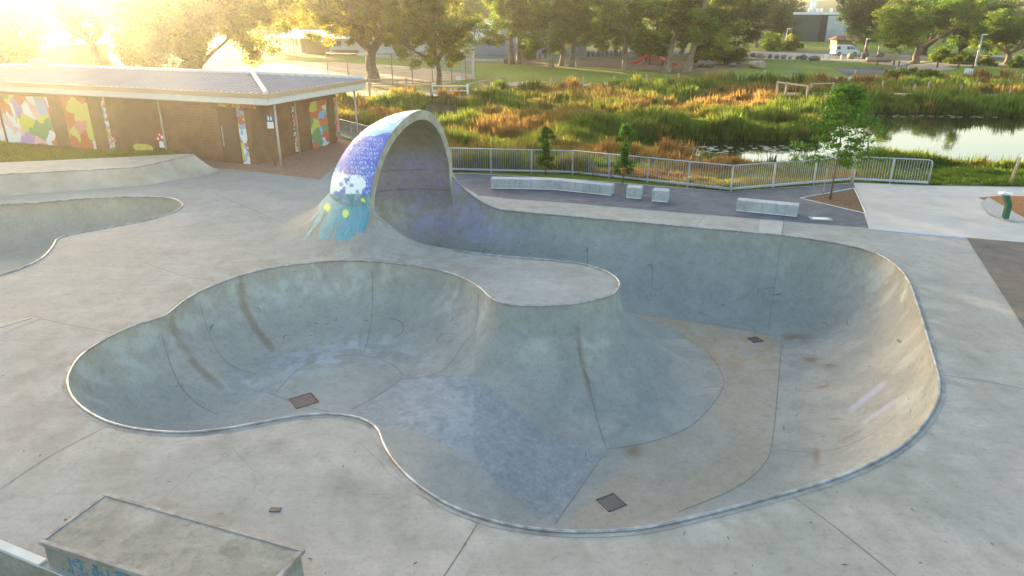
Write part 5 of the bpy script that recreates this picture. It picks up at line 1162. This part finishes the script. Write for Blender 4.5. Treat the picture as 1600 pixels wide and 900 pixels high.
# ------------------------------------------------------------------ buildings beyond the park
WALLW = mat('pale wall', (.52, .54, .58), .7, var=.05); ROOFW = mat('white roof', (.74, .75, .78), .45, .1, var=.05); GLASS = mat('dark glass', (.03, .035, .045), .12, spec=.8)
GREYB = mat('grey block wall', (.27, .28, .31), .85, var=.1, scale=.5); BRK = mat('red brick', (.20, .10, .065), .9, var=.2, scale=2); TANW = mat('tan wall', (.42, .30, .17), .8)
def frame(pa, pb):                               # local frame from two ground pixels along the front
    a = Vector((*W(*pa), 0)); b = Vector((*W(*pb), 0)); d = b - a; return a, math.atan2(d.y, d.x), d.length
o, rz, L = frame((437, 84.5), (662, 87)); ch = thing('clubhouse', 'long low clubhouse with a white sheet roof and open verandah at one end', 'building', o, rz)
k = L / 225
MB().box(8.8 * 1.2, L, .5, 11, 0, 3.0).build('wall', WALLW, ch)
MB().box(2.5, 8.8 * 1.2, 4.5, 11, 0, 3.0).build('rear_wall', TANW, ch)
MB().box(k * 85, k * 125, -.15, .45, 0, .9, .02).build('plinth', BRK, ch)
m = MB(); m.add([(-.5, -1.2, 3.05), (L + 1, -1.2, 3.05), (L + 1, 5.5, 4.5), (-.5, 5.5, 4.5), (-.5, 12, 3.05), (L + 1, 12, 3.05)], [(0, 1, 2, 3), (3, 2, 5, 4), (0, 3, 4), (1, 5, 2), (0, 4, 5, 1)]); m.build('roof', ROOFW, ch)
for x in (0.0, .9, 3.6, 6.2): MB().box(x, x + .13, -.9, -.75, 0, 3.1).build('verandah_post', mat('grey post', (.25, .24, .24), .6), ch)
for x in (k * 82, k * 91, k * 150, k * 165): MB().box(x, x + .9, .42, .5, 1.6, 2.5).build('window', GLASS, ch)
o, rz, L = frame((735, 86), (916, 86)); lb = thing('long_white_building', 'long pale building with white panels and a strip of high dark windows', 'building', o, rz)
MB().box(0, L, 0, 14, 0, 2.3).build('lower_wall', GREYB, lb)
MB().box(.1, L - .1, .12, 13.9, 2.3, 5.6).build('wall', mat('blue grey wall', (.30, .34, .42), .7), lb)
x = 1.0; i = 0
while x < L - 3:
    pnl = MB().box(x, x + 2.3, .0, .115, 2.0, 4.75, .01).build('wall_panel', WHITE, lb) if i % 4 != 2 else None
    wnd = MB().box(x, x + 2.3, .03, .115, 4.85, 5.45).build('window', GLASS, lb); x += 2.65; i += 1
m = MB(); m.add([(-.6, -.8, 5.65), (L + .6, -.8, 5.65), (L + .6, 7, 6.6), (-.6, 7, 6.6), (-.6, 14.6, 5.65), (L + .6, 14.6, 5.65)], [(0, 1, 2, 3), (3, 2, 5, 4), (0, 3, 4), (1, 5, 2), (0, 4, 5, 1)]); m.build('roof', ROOFW, lb)
o, rz, L = frame((1236, 65.5), (1306, 67)); s_ = L / 70; sh_ = thing('dark_shed', 'tall dark green sheeted shed with a pale end wall and white roof edge', 'building', o, rz)
MB().box(0, s_ * 41, 0, 16, 0, 7.2).build('wall', mat('dark green sheeting', (.05, .07, .065), .6, var=.1, scale=.5), sh_)
MB().box(s_ * 41, s_ * 52, 1.5, 16, 0, 7.1).build('side_wall', mat('darker sheeting', (.035, .045, .045), .6), sh_)
MB().box(s_ * 52, s_ * 72, .6, 16, 0, 7.0).build('end_wall', mat('pale sheeting', (.45, .48, .50), .6, var=.1, scale=.6), sh_)
MB().box(-s_ * 4, s_ * 74, .9, 17, 7.22, 7.9).build('roof', ROOFW, sh_)
MB().tube([(s_ * 16, 8, 7.9), (s_ * 16, 8, 11.6)], .75, 10).build('chimney', WHITE, sh_, True)
for x in (10, 22, 28, 44, 60): MB().box(s_ * x, s_ * (x + 3.5), 7, 8.2, 7.9, 8.9, .1).build('roof_vent', WHITE, sh_)
for x in (53, 56, 60, 66): MB().tube([(s_ * x, .3, 0), (s_ * x, .3, 3.4)], .09, 6).build('yard_post', GAL, sh_)
ks = thing('red_roofed_kiosk', 'small kiosk with a red roof behind the white van', 'building', (*W(1306, 78), 0), 0)
MB().box(0, 4.4, 0, 3.5, 0, 2.1).build('wall', TANW, ks); MB().add([(-.5, -.5, 2.1), (4.9, -.5, 2.1), (4.9, 4, 2.1), (-.5, 4, 2.1), (.6, 1.6, 3.0), (3.8, 1.6, 3.0)], [(0, 1, 5, 4), (1, 2, 5), (2, 3, 4, 5), (3, 0, 4), (3, 2, 1, 0)]).build('roof', mat('red roof', (.33, .12, .08), .7), ks)
ph = thing('pump_house', 'small plain brick block building hazed by the low sun', 'building', (*W(92, 96), 0), R(-12))
MB().box(0, 6.6, 0, 4, 0, 2.7).build('wall', mat('brown block', (.24, .17, .11), .85, var=.1), ph); MB().box(-.2, 6.8, -.2, 4.2, 2.71, 2.9).build('roof', GREYB, ph)

# ------------------------------------------------------------------ white van
vx, vy = W(1319, 87.2); van = thing('white_van', 'white delivery van with dark windows parked by the boulders', 'van', (vx, vy, .03), R(6))
WP = mat('van paint', (.74, .76, .80), .25, coat=.6, spec=.5); BLK = mat('tyre rubber', (.02, .02, .022), .8)
prof = [(-2.45, .35), (-2.45, 1.1), (-2.38, 1.78), (-2.2, 1.95), (.75, 1.96), (1.1, 1.86), (1.75, 1.20), (2.35, .98), (2.5, .75), (2.5, .35), (1.98, .33), (1.9, .6), (1.58, .78), (1.22, .6), (1.15, .33), (-1.15, .33), (-1.22, .6), (-1.55, .78), (-1.88, .6), (-1.95, .33)]
bm = bmesh.new(); va = [bm.verts.new((p[0], -.93 + (.10 if p[1] > 1.3 else 0), p[1])) for p in prof]; vb = [bm.verts.new((p[0], .93 - (.10 if p[1] > 1.3 else 0), p[1])) for p in prof]; n = len(prof)
bm.faces.new(va); bm.faces.new(vb[::-1])
for i in range(n): bm.faces.new((va[i], vb[i], vb[(i + 1) % n], va[(i + 1) % n]))
bmesh.ops.triangulate(bm, faces=[f for f in bm.faces if len(f.verts) > 4]); bmesh.ops.recalc_face_normals(bm, faces=bm.faces); me = bpy.data.meshes.new('body'); bm.to_mesh(me); bm.free(); me.materials.append(WP); link('body', me, van)
for s in (-1, 1):
    y = lambda z: s * (.935 - max(0, min(.10, (z - 1.1) / .5 * .10)))
    for P in ([(-2.15, 1.2), (-1.45, 1.2), (-1.5, 1.72), (-2.1, 1.72)], [(-.15, 1.2), (.45, 1.2), (.45, 1.72), (-.15, 1.72)], [(.55, 1.2), (1.55, 1.2), (1.08, 1.68), (.55, 1.72)]):
        MB().add([(a, y(b) + s * .012, b) for a, b in P], [(0, 1, 2, 3)]).build('window', GLASS, van)
MB().add([(1.14, -.78, 1.83), (1.14, .78, 1.83), (1.74, .84, 1.25), (1.74, -.84, 1.25)], [(0, 1, 2, 3)]).build('windscreen', GLASS, van)
MB().add([(-2.44, -.7, 1.2), (-2.44, .7, 1.2), (-2.39, .66, 1.7), (-2.39, -.66, 1.7)], [(0, 1, 2, 3)]).build('rear_window', GLASS, van)
for x in (-1.55, 1.57):
    for s in (-1, 1):
        w_ = MB().tube([(x, s * .72, .33), (x, s * .94, .33)], .33, 16).build('wheel', BLK, van, True); MB().tube([(x, s * .93, .33), (x, s * .955, .33)], .19, 12).build('rim', GAL, w_)
for s in (-1, 1): MB().box(2.42, 2.53, s * .72 - .15, s * .72 + .15, .72, .92, .02).build('headlight', mat('lamp glass', (.7, .7, .68), .1), van); MB().box(-2.49, -2.43, s * .82 - .07, s * .82 + .07, .8, 1.2, .01).build('tail_light', mat('red lens', (.4, .02, .02), .2), van)
MB().box(2.40, 2.56, -.88, .88, .33, .58, .03).build('bumper', mat('grey plastic', (.12, .12, .13), .7), van)

# ------------------------------------------------------------------ play equipment
px_, py_ = W(1025, 101); pt = thing('play_tower', 'brown timber play tower with a roofed deck under the gum trees', 'play tower', (px_, py_, 0), R(8))
TIM = mat('dark stained timber', (.15, .06, .03), .8, var=.2, scale=3)
for x in (-1.1, 1.1):
    for y in (0, 2.0): MB().box(x - .1, x + .1, y - .1, y + .1, 0, 2.6).build('post', TIM, pt)
for x in (-.98, -.55, -.1, .35, .78): MB().box(x, x + .26, -.14, -.1, .1, 2.1).build('board', mat('orange timber', (.38, .15, .06), .8), pt)
MB().box(-1.1, 1.1, .1, 2, 1.1, 1.2).build('deck', TIM, pt); MB().add([(-1.3, -.3, 2.6), (1.3, -.3, 2.6), (1.3, 2.3, 2.6), (-1.3, 2.3, 2.6), (0, 1, 3.2)], [(0, 1, 4), (1, 2, 4), (2, 3, 4), (3, 0, 4), (3, 2, 1, 0)]).build('roof', TIM, pt)
ORG = mat('orange red plastic', (.60, .06, .02), .4)
def slide(pts, w, label):
    P = catmull([np.array(p, float) for p in pts], False, .25); o = P[-1].copy(); o[2] = 0; t = thing('play_slide', label, 'slide', tuple(o)); V = []
    d = P[-1] - P[0]; d[2] = 0; d /= np.linalg.norm(d); s = np.array([-d[1], d[0], 0])
    for p in P:
        for a, b in ((-w, .22), (-w * .8, 0), (w * .8, 0), (w, .22), (w * .9, .22), (w * .75, -.06), (-w * .75, -.06), (-w * .9, .22)): V.append(p - o + s * a + np.array([0, 0, b]))
    n = len(P); mk('chute', V, [(i * 8 + k, i * 8 + (k + 1) % 8, (i + 1) * 8 + (k + 1) % 8, (i + 1) * 8 + k) for i in range(n - 1) for k in range(8)], ORG, t)
    MB().tube([tuple(P[n // 2] - o), tuple((P[n // 2] - o) * [1, 1, 0])], .05, 6).build('support', TIM, t)
slide([(px_ - .9, py_ + .5, 2.0), (px_ - 2.1, py_ - .1, 1.1), (px_ - 3.2, py_ - .6, .35), (px_ - 4.0, py_ - .9, .22)], .38, 'orange red slide running down towards the lawn from the play tower')
x2, y2 = W(1054, 104); slide([(px_ + 1.3, py_ + .8, 1.6), (x2 - 1.6, y2 + 1.5, .9), (x2 - .5, y2 + .4, .3), (x2, y2, .22)], .38, 'short red slide foot showing right of the broad gum trunk')
xs_, ys_ = W(897, 103.5); sw = thing('swing_frame', 'white metal play frame beside the leaning gum tree', 'play frame', (xs_, ys_, 0))
MB().tube([(-.5, 0, 0), (-.1, 0, 2.2), (.3, 0, 0)], .06, 6).build('leg', WHITE, sw); MB().tube([(-.1, 0, 2.2), (-.1, 3, 2.2)], .05, 6).build('crossbar', WHITE, sw); MB().tube([(-.5, 3, 0), (-.1, 3, 2.2), (.3, 3, 0)], .06, 6).build('leg', WHITE, sw)

# ------------------------------------------------------------------ boulders, log, bollards
def boulder(px, py, w, h, label, col=(.22, .19, .17), seed=1, group='boulders along the road edge', name='boulder'):
    w *= .62; h *= .62
    bm = bmesh.new(); bmesh.ops.create_icosphere(bm, subdivisions=3, radius=1); r = np.random.default_rng(seed); ph = r.random(9) * 6
    for v in bm.verts:
        c = v.co; f = 1 + .16 * math.sin(c.x * 2.3 + ph[0]) * math.cos(c.y * 2.1 + ph[1]) + .10 * math.sin(c.z * 4 + ph[2] + c.x * 3) + .05 * math.sin(c.y * 8 + ph[3]); v.co = Vector((c.x * f * w / 2, c.y * f * w * .4, max(-.1, c.z * f * h * .62 + h * .42)))
    me = bpy.data.meshes.new(name); bm.to_mesh(me); bm.free(); me.materials.append(mat('boulder %.2f' % col[0], col, .9, var=.3, scale=3, bump=.8, bscale=6)); o = link(name, me); x, y = W(px, py); o.location = (x, y, 0); o.rotation_euler = (0, 0, seed); tag(o, label, 'boulder', group)
bl = [(1164, 90.5, 2.2, 1.1, 'pale boulder nearest the thin golden sapling'), (1176, 89.5, 1.8, 1.2, 'boulder second from the thin golden sapling'), (1188, 90.5, 2.3, 1.3, 'reddish boulder third from the thin golden sapling'), (1203, 91.5, 1.3, 1.2, 'narrow dark boulder in front of the road'), (1214, 92, 1.5, 1.1, 'dark boulder just past the narrow one'), (1224, 92.3, 1.6, 1.1, 'dark boulder below the domed bush'), (1234, 92.5, 1.1, .8, 'smallest dark boulder of the row'), (1246, 93, 1.5, 1.1, 'dark boulder beside the widest one'), (1255, 93.5, 2.1, 1.4, 'tall dark boulder before the driveway mouth'), (1272, 94.5, 3.0, 1.3, 'widest mossy boulder at the end of the row'), (1329, 91.8, 2.4, 1.6, 'sunlit golden boulder in front of the white van'), (1351, 91.5, 2.4, 1.7, 'dark green boulder right of the white van'), (1375, 90.5, 2.3, 1.6, 'dark boulder near the broad golden tree'), (1096, 105, 3, 1.5, 'brown boulder behind the leaning gum tree'), (1107, 106, 2.8, 1.7, 'brown boulder beside the yellow tipped shrub'), (1083, 107, 2, 1.3, 'small brown boulder by the leaning gum foot'), (1144, 104.5, 2.6, .9, 'flat boulder on the bark mulch edge'), (1182, 106.5, 4.6, 1.8, 'large rock slab standing on the lawn by the mulch edge'), (794, 99, 2.4, 1.3, 'dark boulder at the foot of the twin trunked gum')]
for i, (a, b, c, d, e) in enumerate(bl): boulder(a, b, c, d, e, (.33, .26, .19) if i in (0, 2, 10, 17) else (.15, .14, .12), i + 1)  # sunlight on the boulder before the van is put into its paler colour
x, y = W(1374, 97); lg = tag(MB().tube([(-2.2, 0, .38), (-.5, .05, .4), (2.0, .1, .36)], [.36, .38, .33], 12).build('cut_log', mat('cut log', (.45, .26, .18), .85, var=.2, scale=3), None, True, (x, y, 0)), 'pinkish cut log lying beside the gravel path', 'log')
for i, (a, b) in enumerate(((919, 89), (927, 88.7), (934, 88.5), (941, 88.3), (948, 88), (955, 88), (969, 87.5), (836, 92), (843, 91.7), (852, 91.5))):
    x, y = W(a, b); o = MB().tube([(0, 0, 0), (0, 0, .95), (0, 0, 1.02)], [.13, .13, .08], 8).build('bollard', mat('dark bollard', (.05, .05, .05), .8), None, True, (x, y, 0)); tag(o, 'short dark bollard in the row along the car park edge', 'bollard', 'bollards along the car park edge')
for i, (a, b, h, l) in enumerate(((1283, 95, 1.0, 'short white post left of the little notice sign'), (1314, 93.5, 1.1, 'white post between notice sign and sunlit boulder'))):
    stake(a, b, b - h * 7.0, l, .11, WHITE, 'marker_post')
def board(px, pyb, pyt, w, label, hp=.5, two=True, name='notice_sign', cat='sign', pm=WOODP):
    x, y = W(px, pyb); H_ = WD(px, pyt, y)[2]; t = thing(name, label, cat, (x, y, 0))
    for s in ((-1, 1) if two else (0,)): MB().box(s * w / 2 - .04, s * w / 2 + .04, .0, .08, 0, H_).build('post', pm, t)
    MB().box(-w / 2 + .05, w / 2 - .05, -.03, -.004, H_ * (1 - hp), H_ - .05).build('plate', WHITE, t)
board(1290, 96, 84, 1.0, 'small white notice sign on posts before the road', .55)
board(1390, 143.5 - 26, 106, .01, 'low timber marker by the hedge', .5, False) if False else None
board(1512, 119, 106.5, 1.3, 'white notice board on the lawn beyond the pond', .85, False)
board(717, 130, 118, .7, 'small white sign on a post inside the ball field', .6, False)
board(774, 139, 128.5, 1.2, 'white sign held between two posts beside the bridge path', .95)
# ------------------------------------------------------------------ lamp posts
def lamp(px, pyb, pyt, label, r=.09, arms=0, name='lamp_post'):
    x, y = W(px, pyb); H_ = WD(px, max(pyt, -60), y)[2]; t = thing(name, label, 'lamp post', (x, y, 0))
    MB().tube([(0, 0, 0), (0, 0, H_)], [r * 1.3, r * .8], 8).build('pole', mat('pale pole', (.52, .52, .54), .5, .3), t, True)
    MB().tube([(0, 0, 0), (0, 0, .35)], r * 2.2, 8).build('footing', PALE, t)
    if arms: MB().box(-arms, arms, -.06, .06, H_ - .9, H_ - .78).build('crossarm', GAL, t)
    for s in ((-1, 1) if arms else (1,)): MB().box(s * (arms or .35) - .35, s * (arms or .35) + .35, -.2, .2, H_ - .75 if arms else H_ - .06, H_ - .45 if arms else H_ + .08, .04).build('lamp_head', WHITE, t)
lamp(1524, 103, 54, 'leaning pale lamp post at the path edge by the leafy shrub', .13)
lamp(1226, 79.5, 45, 'lamp post left of the large domed bush', .10)
lamp(1350, 86.5, 61, 'lamp post right of the white van', .10)
lamp(1372, 84.5, 66, 'short lamp post behind the dark boulder', .09)
lamp(1098, 77, 54, 'thin grey lamp post behind the leaning gum tree', .09)
lamp(197, 88, -40, 'tall white floodlight pole beside the hazy trees', .22, 1.6)
lamp(463, 72, 2, 'tall floodlight pole with two heads behind the clubhouse', .30, 2.6)
# ------------------------------------------------------------------ fences of the wetland and the ball field
gp = 'timber fence posts round the wetland'
for a, b, c, l in ((811, 140, 126, 'first post by the golden lawn'), (860, 137, 123, 'post between golden lawn and reeds'), (911, 131.5, 120, 'post below the stout gum trees'), (959, 131, 118.5, 'post below the slide'), (1009, 127.5, 116, 'post below the play tower'), (1060, 126, 114.5, 'post below the leaning gum tree'), (1103, 125, 112, 'post below the yellow tipped shrub'), (1148, 125, 111, 'pale post below the lawn boulder'), (1194, 124, 109.5, 'pale post nearest the thin golden sapling'), (1377, 142, 127, 'post left of the hedge mounds track'), (1428, 144, 131, 'short post on the track'), (1449, 143.5, 127, 'tall post on the track under the hedge'), (1499, 151, 133, 'post at the stony inlet'), (1527, 145, 128, 'leaning post beyond the stony inlet'), (1596, 128, 116, 'pale post at the right lawn edge'), (1335, 121, 109, 'thin post beside the dark court'), (1284, 124, 112, 'thin post beside the path slab'), (1576, 152, 138, 'post far along the sandy track')):
    stake(a, b, c, 'weathered fence ' + l, .08, group=gp, name='fence_post')
def railing(pts, label, h=1.1, mt=WOODP, name='timber_rail_fence', rails=(1.0,), r=.07, inter=0):
    P = [Vector((*W(*p), 0)) for p in pts]; t = thing(name, label, 'fence', P[0])
    for p in P: MB().box(p.x - P[0].x - .09, p.x - P[0].x + .09, p.y - P[0].y - .09, p.y - P[0].y + .09, -.2, h).build('post', mt, t)
    for z in rails:
        for a, b in zip(P[:-1], P[1:]): MB().tube([a - P[0] + Vector((0, 0, z)), b - P[0] + Vector((0, 0, z))], r, 6).build('rail', mt, t)
    return t
railing([(1213, 147), (1227, 149), (1260, 154)], 'pale timber rail on the near side of the wetland crossing', 1.25, rails=(1.15,), r=.09)
railing([(1266, 147), (1300, 146)], 'timber rail on the far side of the wetland crossing', 1.1)
railing([(578, 150), (636, 150), (674, 156)], 'timber rail fence approaching the white bridge gate', 1.7, rails=(1.55,))
railing([(733, 155), (751, 150), (790, 141)], 'timber rail fence leaving the white bridge gate', 1.5, rails=(1.4,))
gt = railing([(675, 155.5), (731, 155.5)], 'white painted rail gate across the small bridge', 1.4, WHITE, 'bridge_gate', (.25, .8, 1.25), .05)
bw = thing('bridge_wall', 'low concrete bridge headwall with a culvert by the white gate', 'bridge', (*W(672, 158), 0)); bx0, by0 = W(672, 158); bx1, by1 = W(726, 158)
m = MB(); Lb_ = bx1 - bx0; m.box(0, Lb_ * .30, 0, .4, -1.6, .12); m.box(Lb_ * .62, Lb_, 0, .4, -1.6, .12); m.box(Lb_ * .30, Lb_ * .62, .0, .4, -.35, .12); m.build('headwall', PALE, bw); MB().box(-.05, Lb_ + .05, -.04, .44, .121, .2, .01).build('coping', PALE, bw)
railing([(1383, 121), (1415, 112), (1464, 106), (1497, 107), (1519, 110)], 'low dark timber rail round the gravel corner', 1.0, mat('dark timber', (.10, .08, .06), .8), rails=(.95,), r=.06)
railing([(1370, 103.5), (1396, 103), (1404, 104)], 'short dark rail beside the cage bin', .9, MATS['dark timber'], rails=(.85,), r=.05)
cg = thing('wire_cage', 'small wire cage on a concrete foot beside the gravel path', 'cage', (*W(1410, 107), 0)); MB().box(-.9, .9, -.2, .2, 0, .3).build('foot', PALE, cg)
m = MB()
for k in range(9): m.tube([(-.8 + .2 * k, 0, .3), (-.8 + .2 * k, 0, 1.8)], .03, 4)
for z in (.5, 1.15, 1.8): m.tube([(-.8, 0, z), (.8, 0, z)], .03, 4)
m.build('mesh_panel', GAL, cg)
bf = [(513, 122), (545, 128), (580, 134), (614, 133), (645, 132), (676, 129), (706, 128), (728, 126.5), (741, 124.5)]
P = [Vector((*W(*p), 0)) for p in bf]; bfn = thing('ball_field_fence', 'tall thin wire netting fence curving round the ball field', 'fence', P[0]); DPO = mat('dark fence pipe', (.20, .19, .18), .5, .4)
hs = [3.0, 3.2, 3.4, 3.4, 3.4, 3.6, 4.6, 5.2, 6.6]
for p, h in zip(P, hs): MB().tube([p - P[0], p - P[0] + Vector((0, 0, h))], .055, 6).build('post', DPO, bfn)
for i in range(len(P) - 1):
    a, b = P[i] - P[0], P[i + 1] - P[0]; m = MB(); ha, hb = hs[i], min(hs[i + 1], hs[i] + .6)
    m.tube([a + Vector((0, 0, ha)), b + Vector((0, 0, hb))], .04, 4); m.tube([a + Vector((0, 0, .1)), b + Vector((0, 0, .1))], .04, 4)
    for k in range(1, 30): t = k / 30; q = a.lerp(b, t); m.tube([q + Vector((0, 0, .1)), q + Vector((0, 0, ha + (hb - ha) * t))], .008, 3, cap=False)
    for z in np.arange(.4, 3.2, .3): m.tube([a + Vector((0, 0, z)), b + Vector((0, 0, z))], .008, 3, cap=False)
    m.build('netting_panel', DPO, bfn)
bk = [(741, 124.5), (738, 120), (722, 117), (700, 117), (680, 119)]; P = [Vector((*W(*p), 0)) for p in bk]; bs = thing('backstop', 'tall pale netting backstop with steel poles behind home plate', 'backstop', P[0])
for p in P: MB().tube([p - P[0], p - P[0] + Vector((0, 0, 6.6))], .07, 6).build('pole', GAL, bs)
for i in range(len(P) - 1):
    a, b = P[i] - P[0], P[i + 1] - P[0]; m = MB()
    for k in range(0, 24): q = a.lerp(b, k / 24); m.tube([q, q + Vector((0, 0, 6.5))], .010, 3, cap=False)
    for z in np.arange(.3, 6.6, .45): m.tube([a + Vector((0, 0, z)), b + Vector((0, 0, z))], .010, 3, cap=False)
    m.build('netting_panel', GAL, bs)
bn = thing('field_bench', 'long low plank bench inside the ball field', 'bench', (*W(616, 133), 0)); MB().box(0, 3.4, 0, .35, .42, .48).build('seat', WOODP, bn)
for x in (.3, 3.0): MB().box(x, x + .08, .05, .3, 0, .42).build('leg', GAL, bn)
cp0 = [(560, 88), (640, 92), (737, 95.5), (790, 97)]; 
rw = thing('low_white_wall', 'low white edging wall behind the lawn under the golden trees', 'wall', (*W(560, 89), 0)); P = [np.array([*W(*p)]) - np.array(W(560, 89)) for p in cp0]
for i, (a, b) in enumerate(zip(P[:-1], P[1:])):
    d = (b - a) / np.linalg.norm(b - a); nrm = np.array([-d[1], d[0]]) * .15; MB().prism([tuple(a - nrm), tuple(b - nrm), tuple(b + nrm), tuple(a + nrm)], 0, .4).build('wall_section', PALE, rw)
# litter: leaves and small scraps on the deck
LF = mat('fallen leaf', (.15, .11, .075), .8); r7 = random.Random(21); m = MB()
for k in range(95):
    px, py = r7.uniform(0, 1600), 330 + 570 * r7.random() ** .8; x, y = W(px, py)
    if inside(LIP[:, :2], np.array([x]), np.array([y]))[0] or inside(LIP2[:, :2], np.array([x]), np.array([y]))[0] or inside(DO, np.array([x]), np.array([y]))[0] == False or abs(float(mound_z(np.array([x]), np.array([y]))[0])) > 0: continue
    s = r7.uniform(.012, .035); a = r7.uniform(0, 6.3); ca, sa = math.cos(a), math.sin(a); m.add([(x + ca * s * 1.8, y + sa * s * 1.8, .012), (x - sa * s * .5, y + ca * s * .5, .02), (x - ca * s * 1.8, y - sa * s * 1.8, .011), (x + sa * s * .5, y - ca * s * .5, .016)], [(0, 1, 2, 3)])
tag(m.build('fallen_leaves', LF), kind='stuff')
tag(MB().box(-.09, .09, -.05, .05, .004, .02).build('metal_tab', GRATE, None, False, (*W(430, 797), 0)), 'small dark metal plate set in the deck above the grind block', 'plate')
# ------------------------------------------------------------------ air
if HAZE > 0:
    hm = bpy.data.materials.new('air'); hm.use_nodes = True; N = hm.node_tree.nodes; N.remove(N['Principled BSDF']); v = N.new('ShaderNodeVolumePrincipled'); v.inputs['Color'].default_value = (1, .93, .80, 1); v.inputs['Density'].default_value = HAZE; v.inputs['Anisotropy'].default_value = .86
    hm.node_tree.links.new(v.outputs[0], N['Material Output'].inputs['Volume'])
    hz = MB().box(-700, 700, -110, 750, -9, 62).build('haze', hm); tag(hz, kind='stuff'); hz.visible_shadow = True
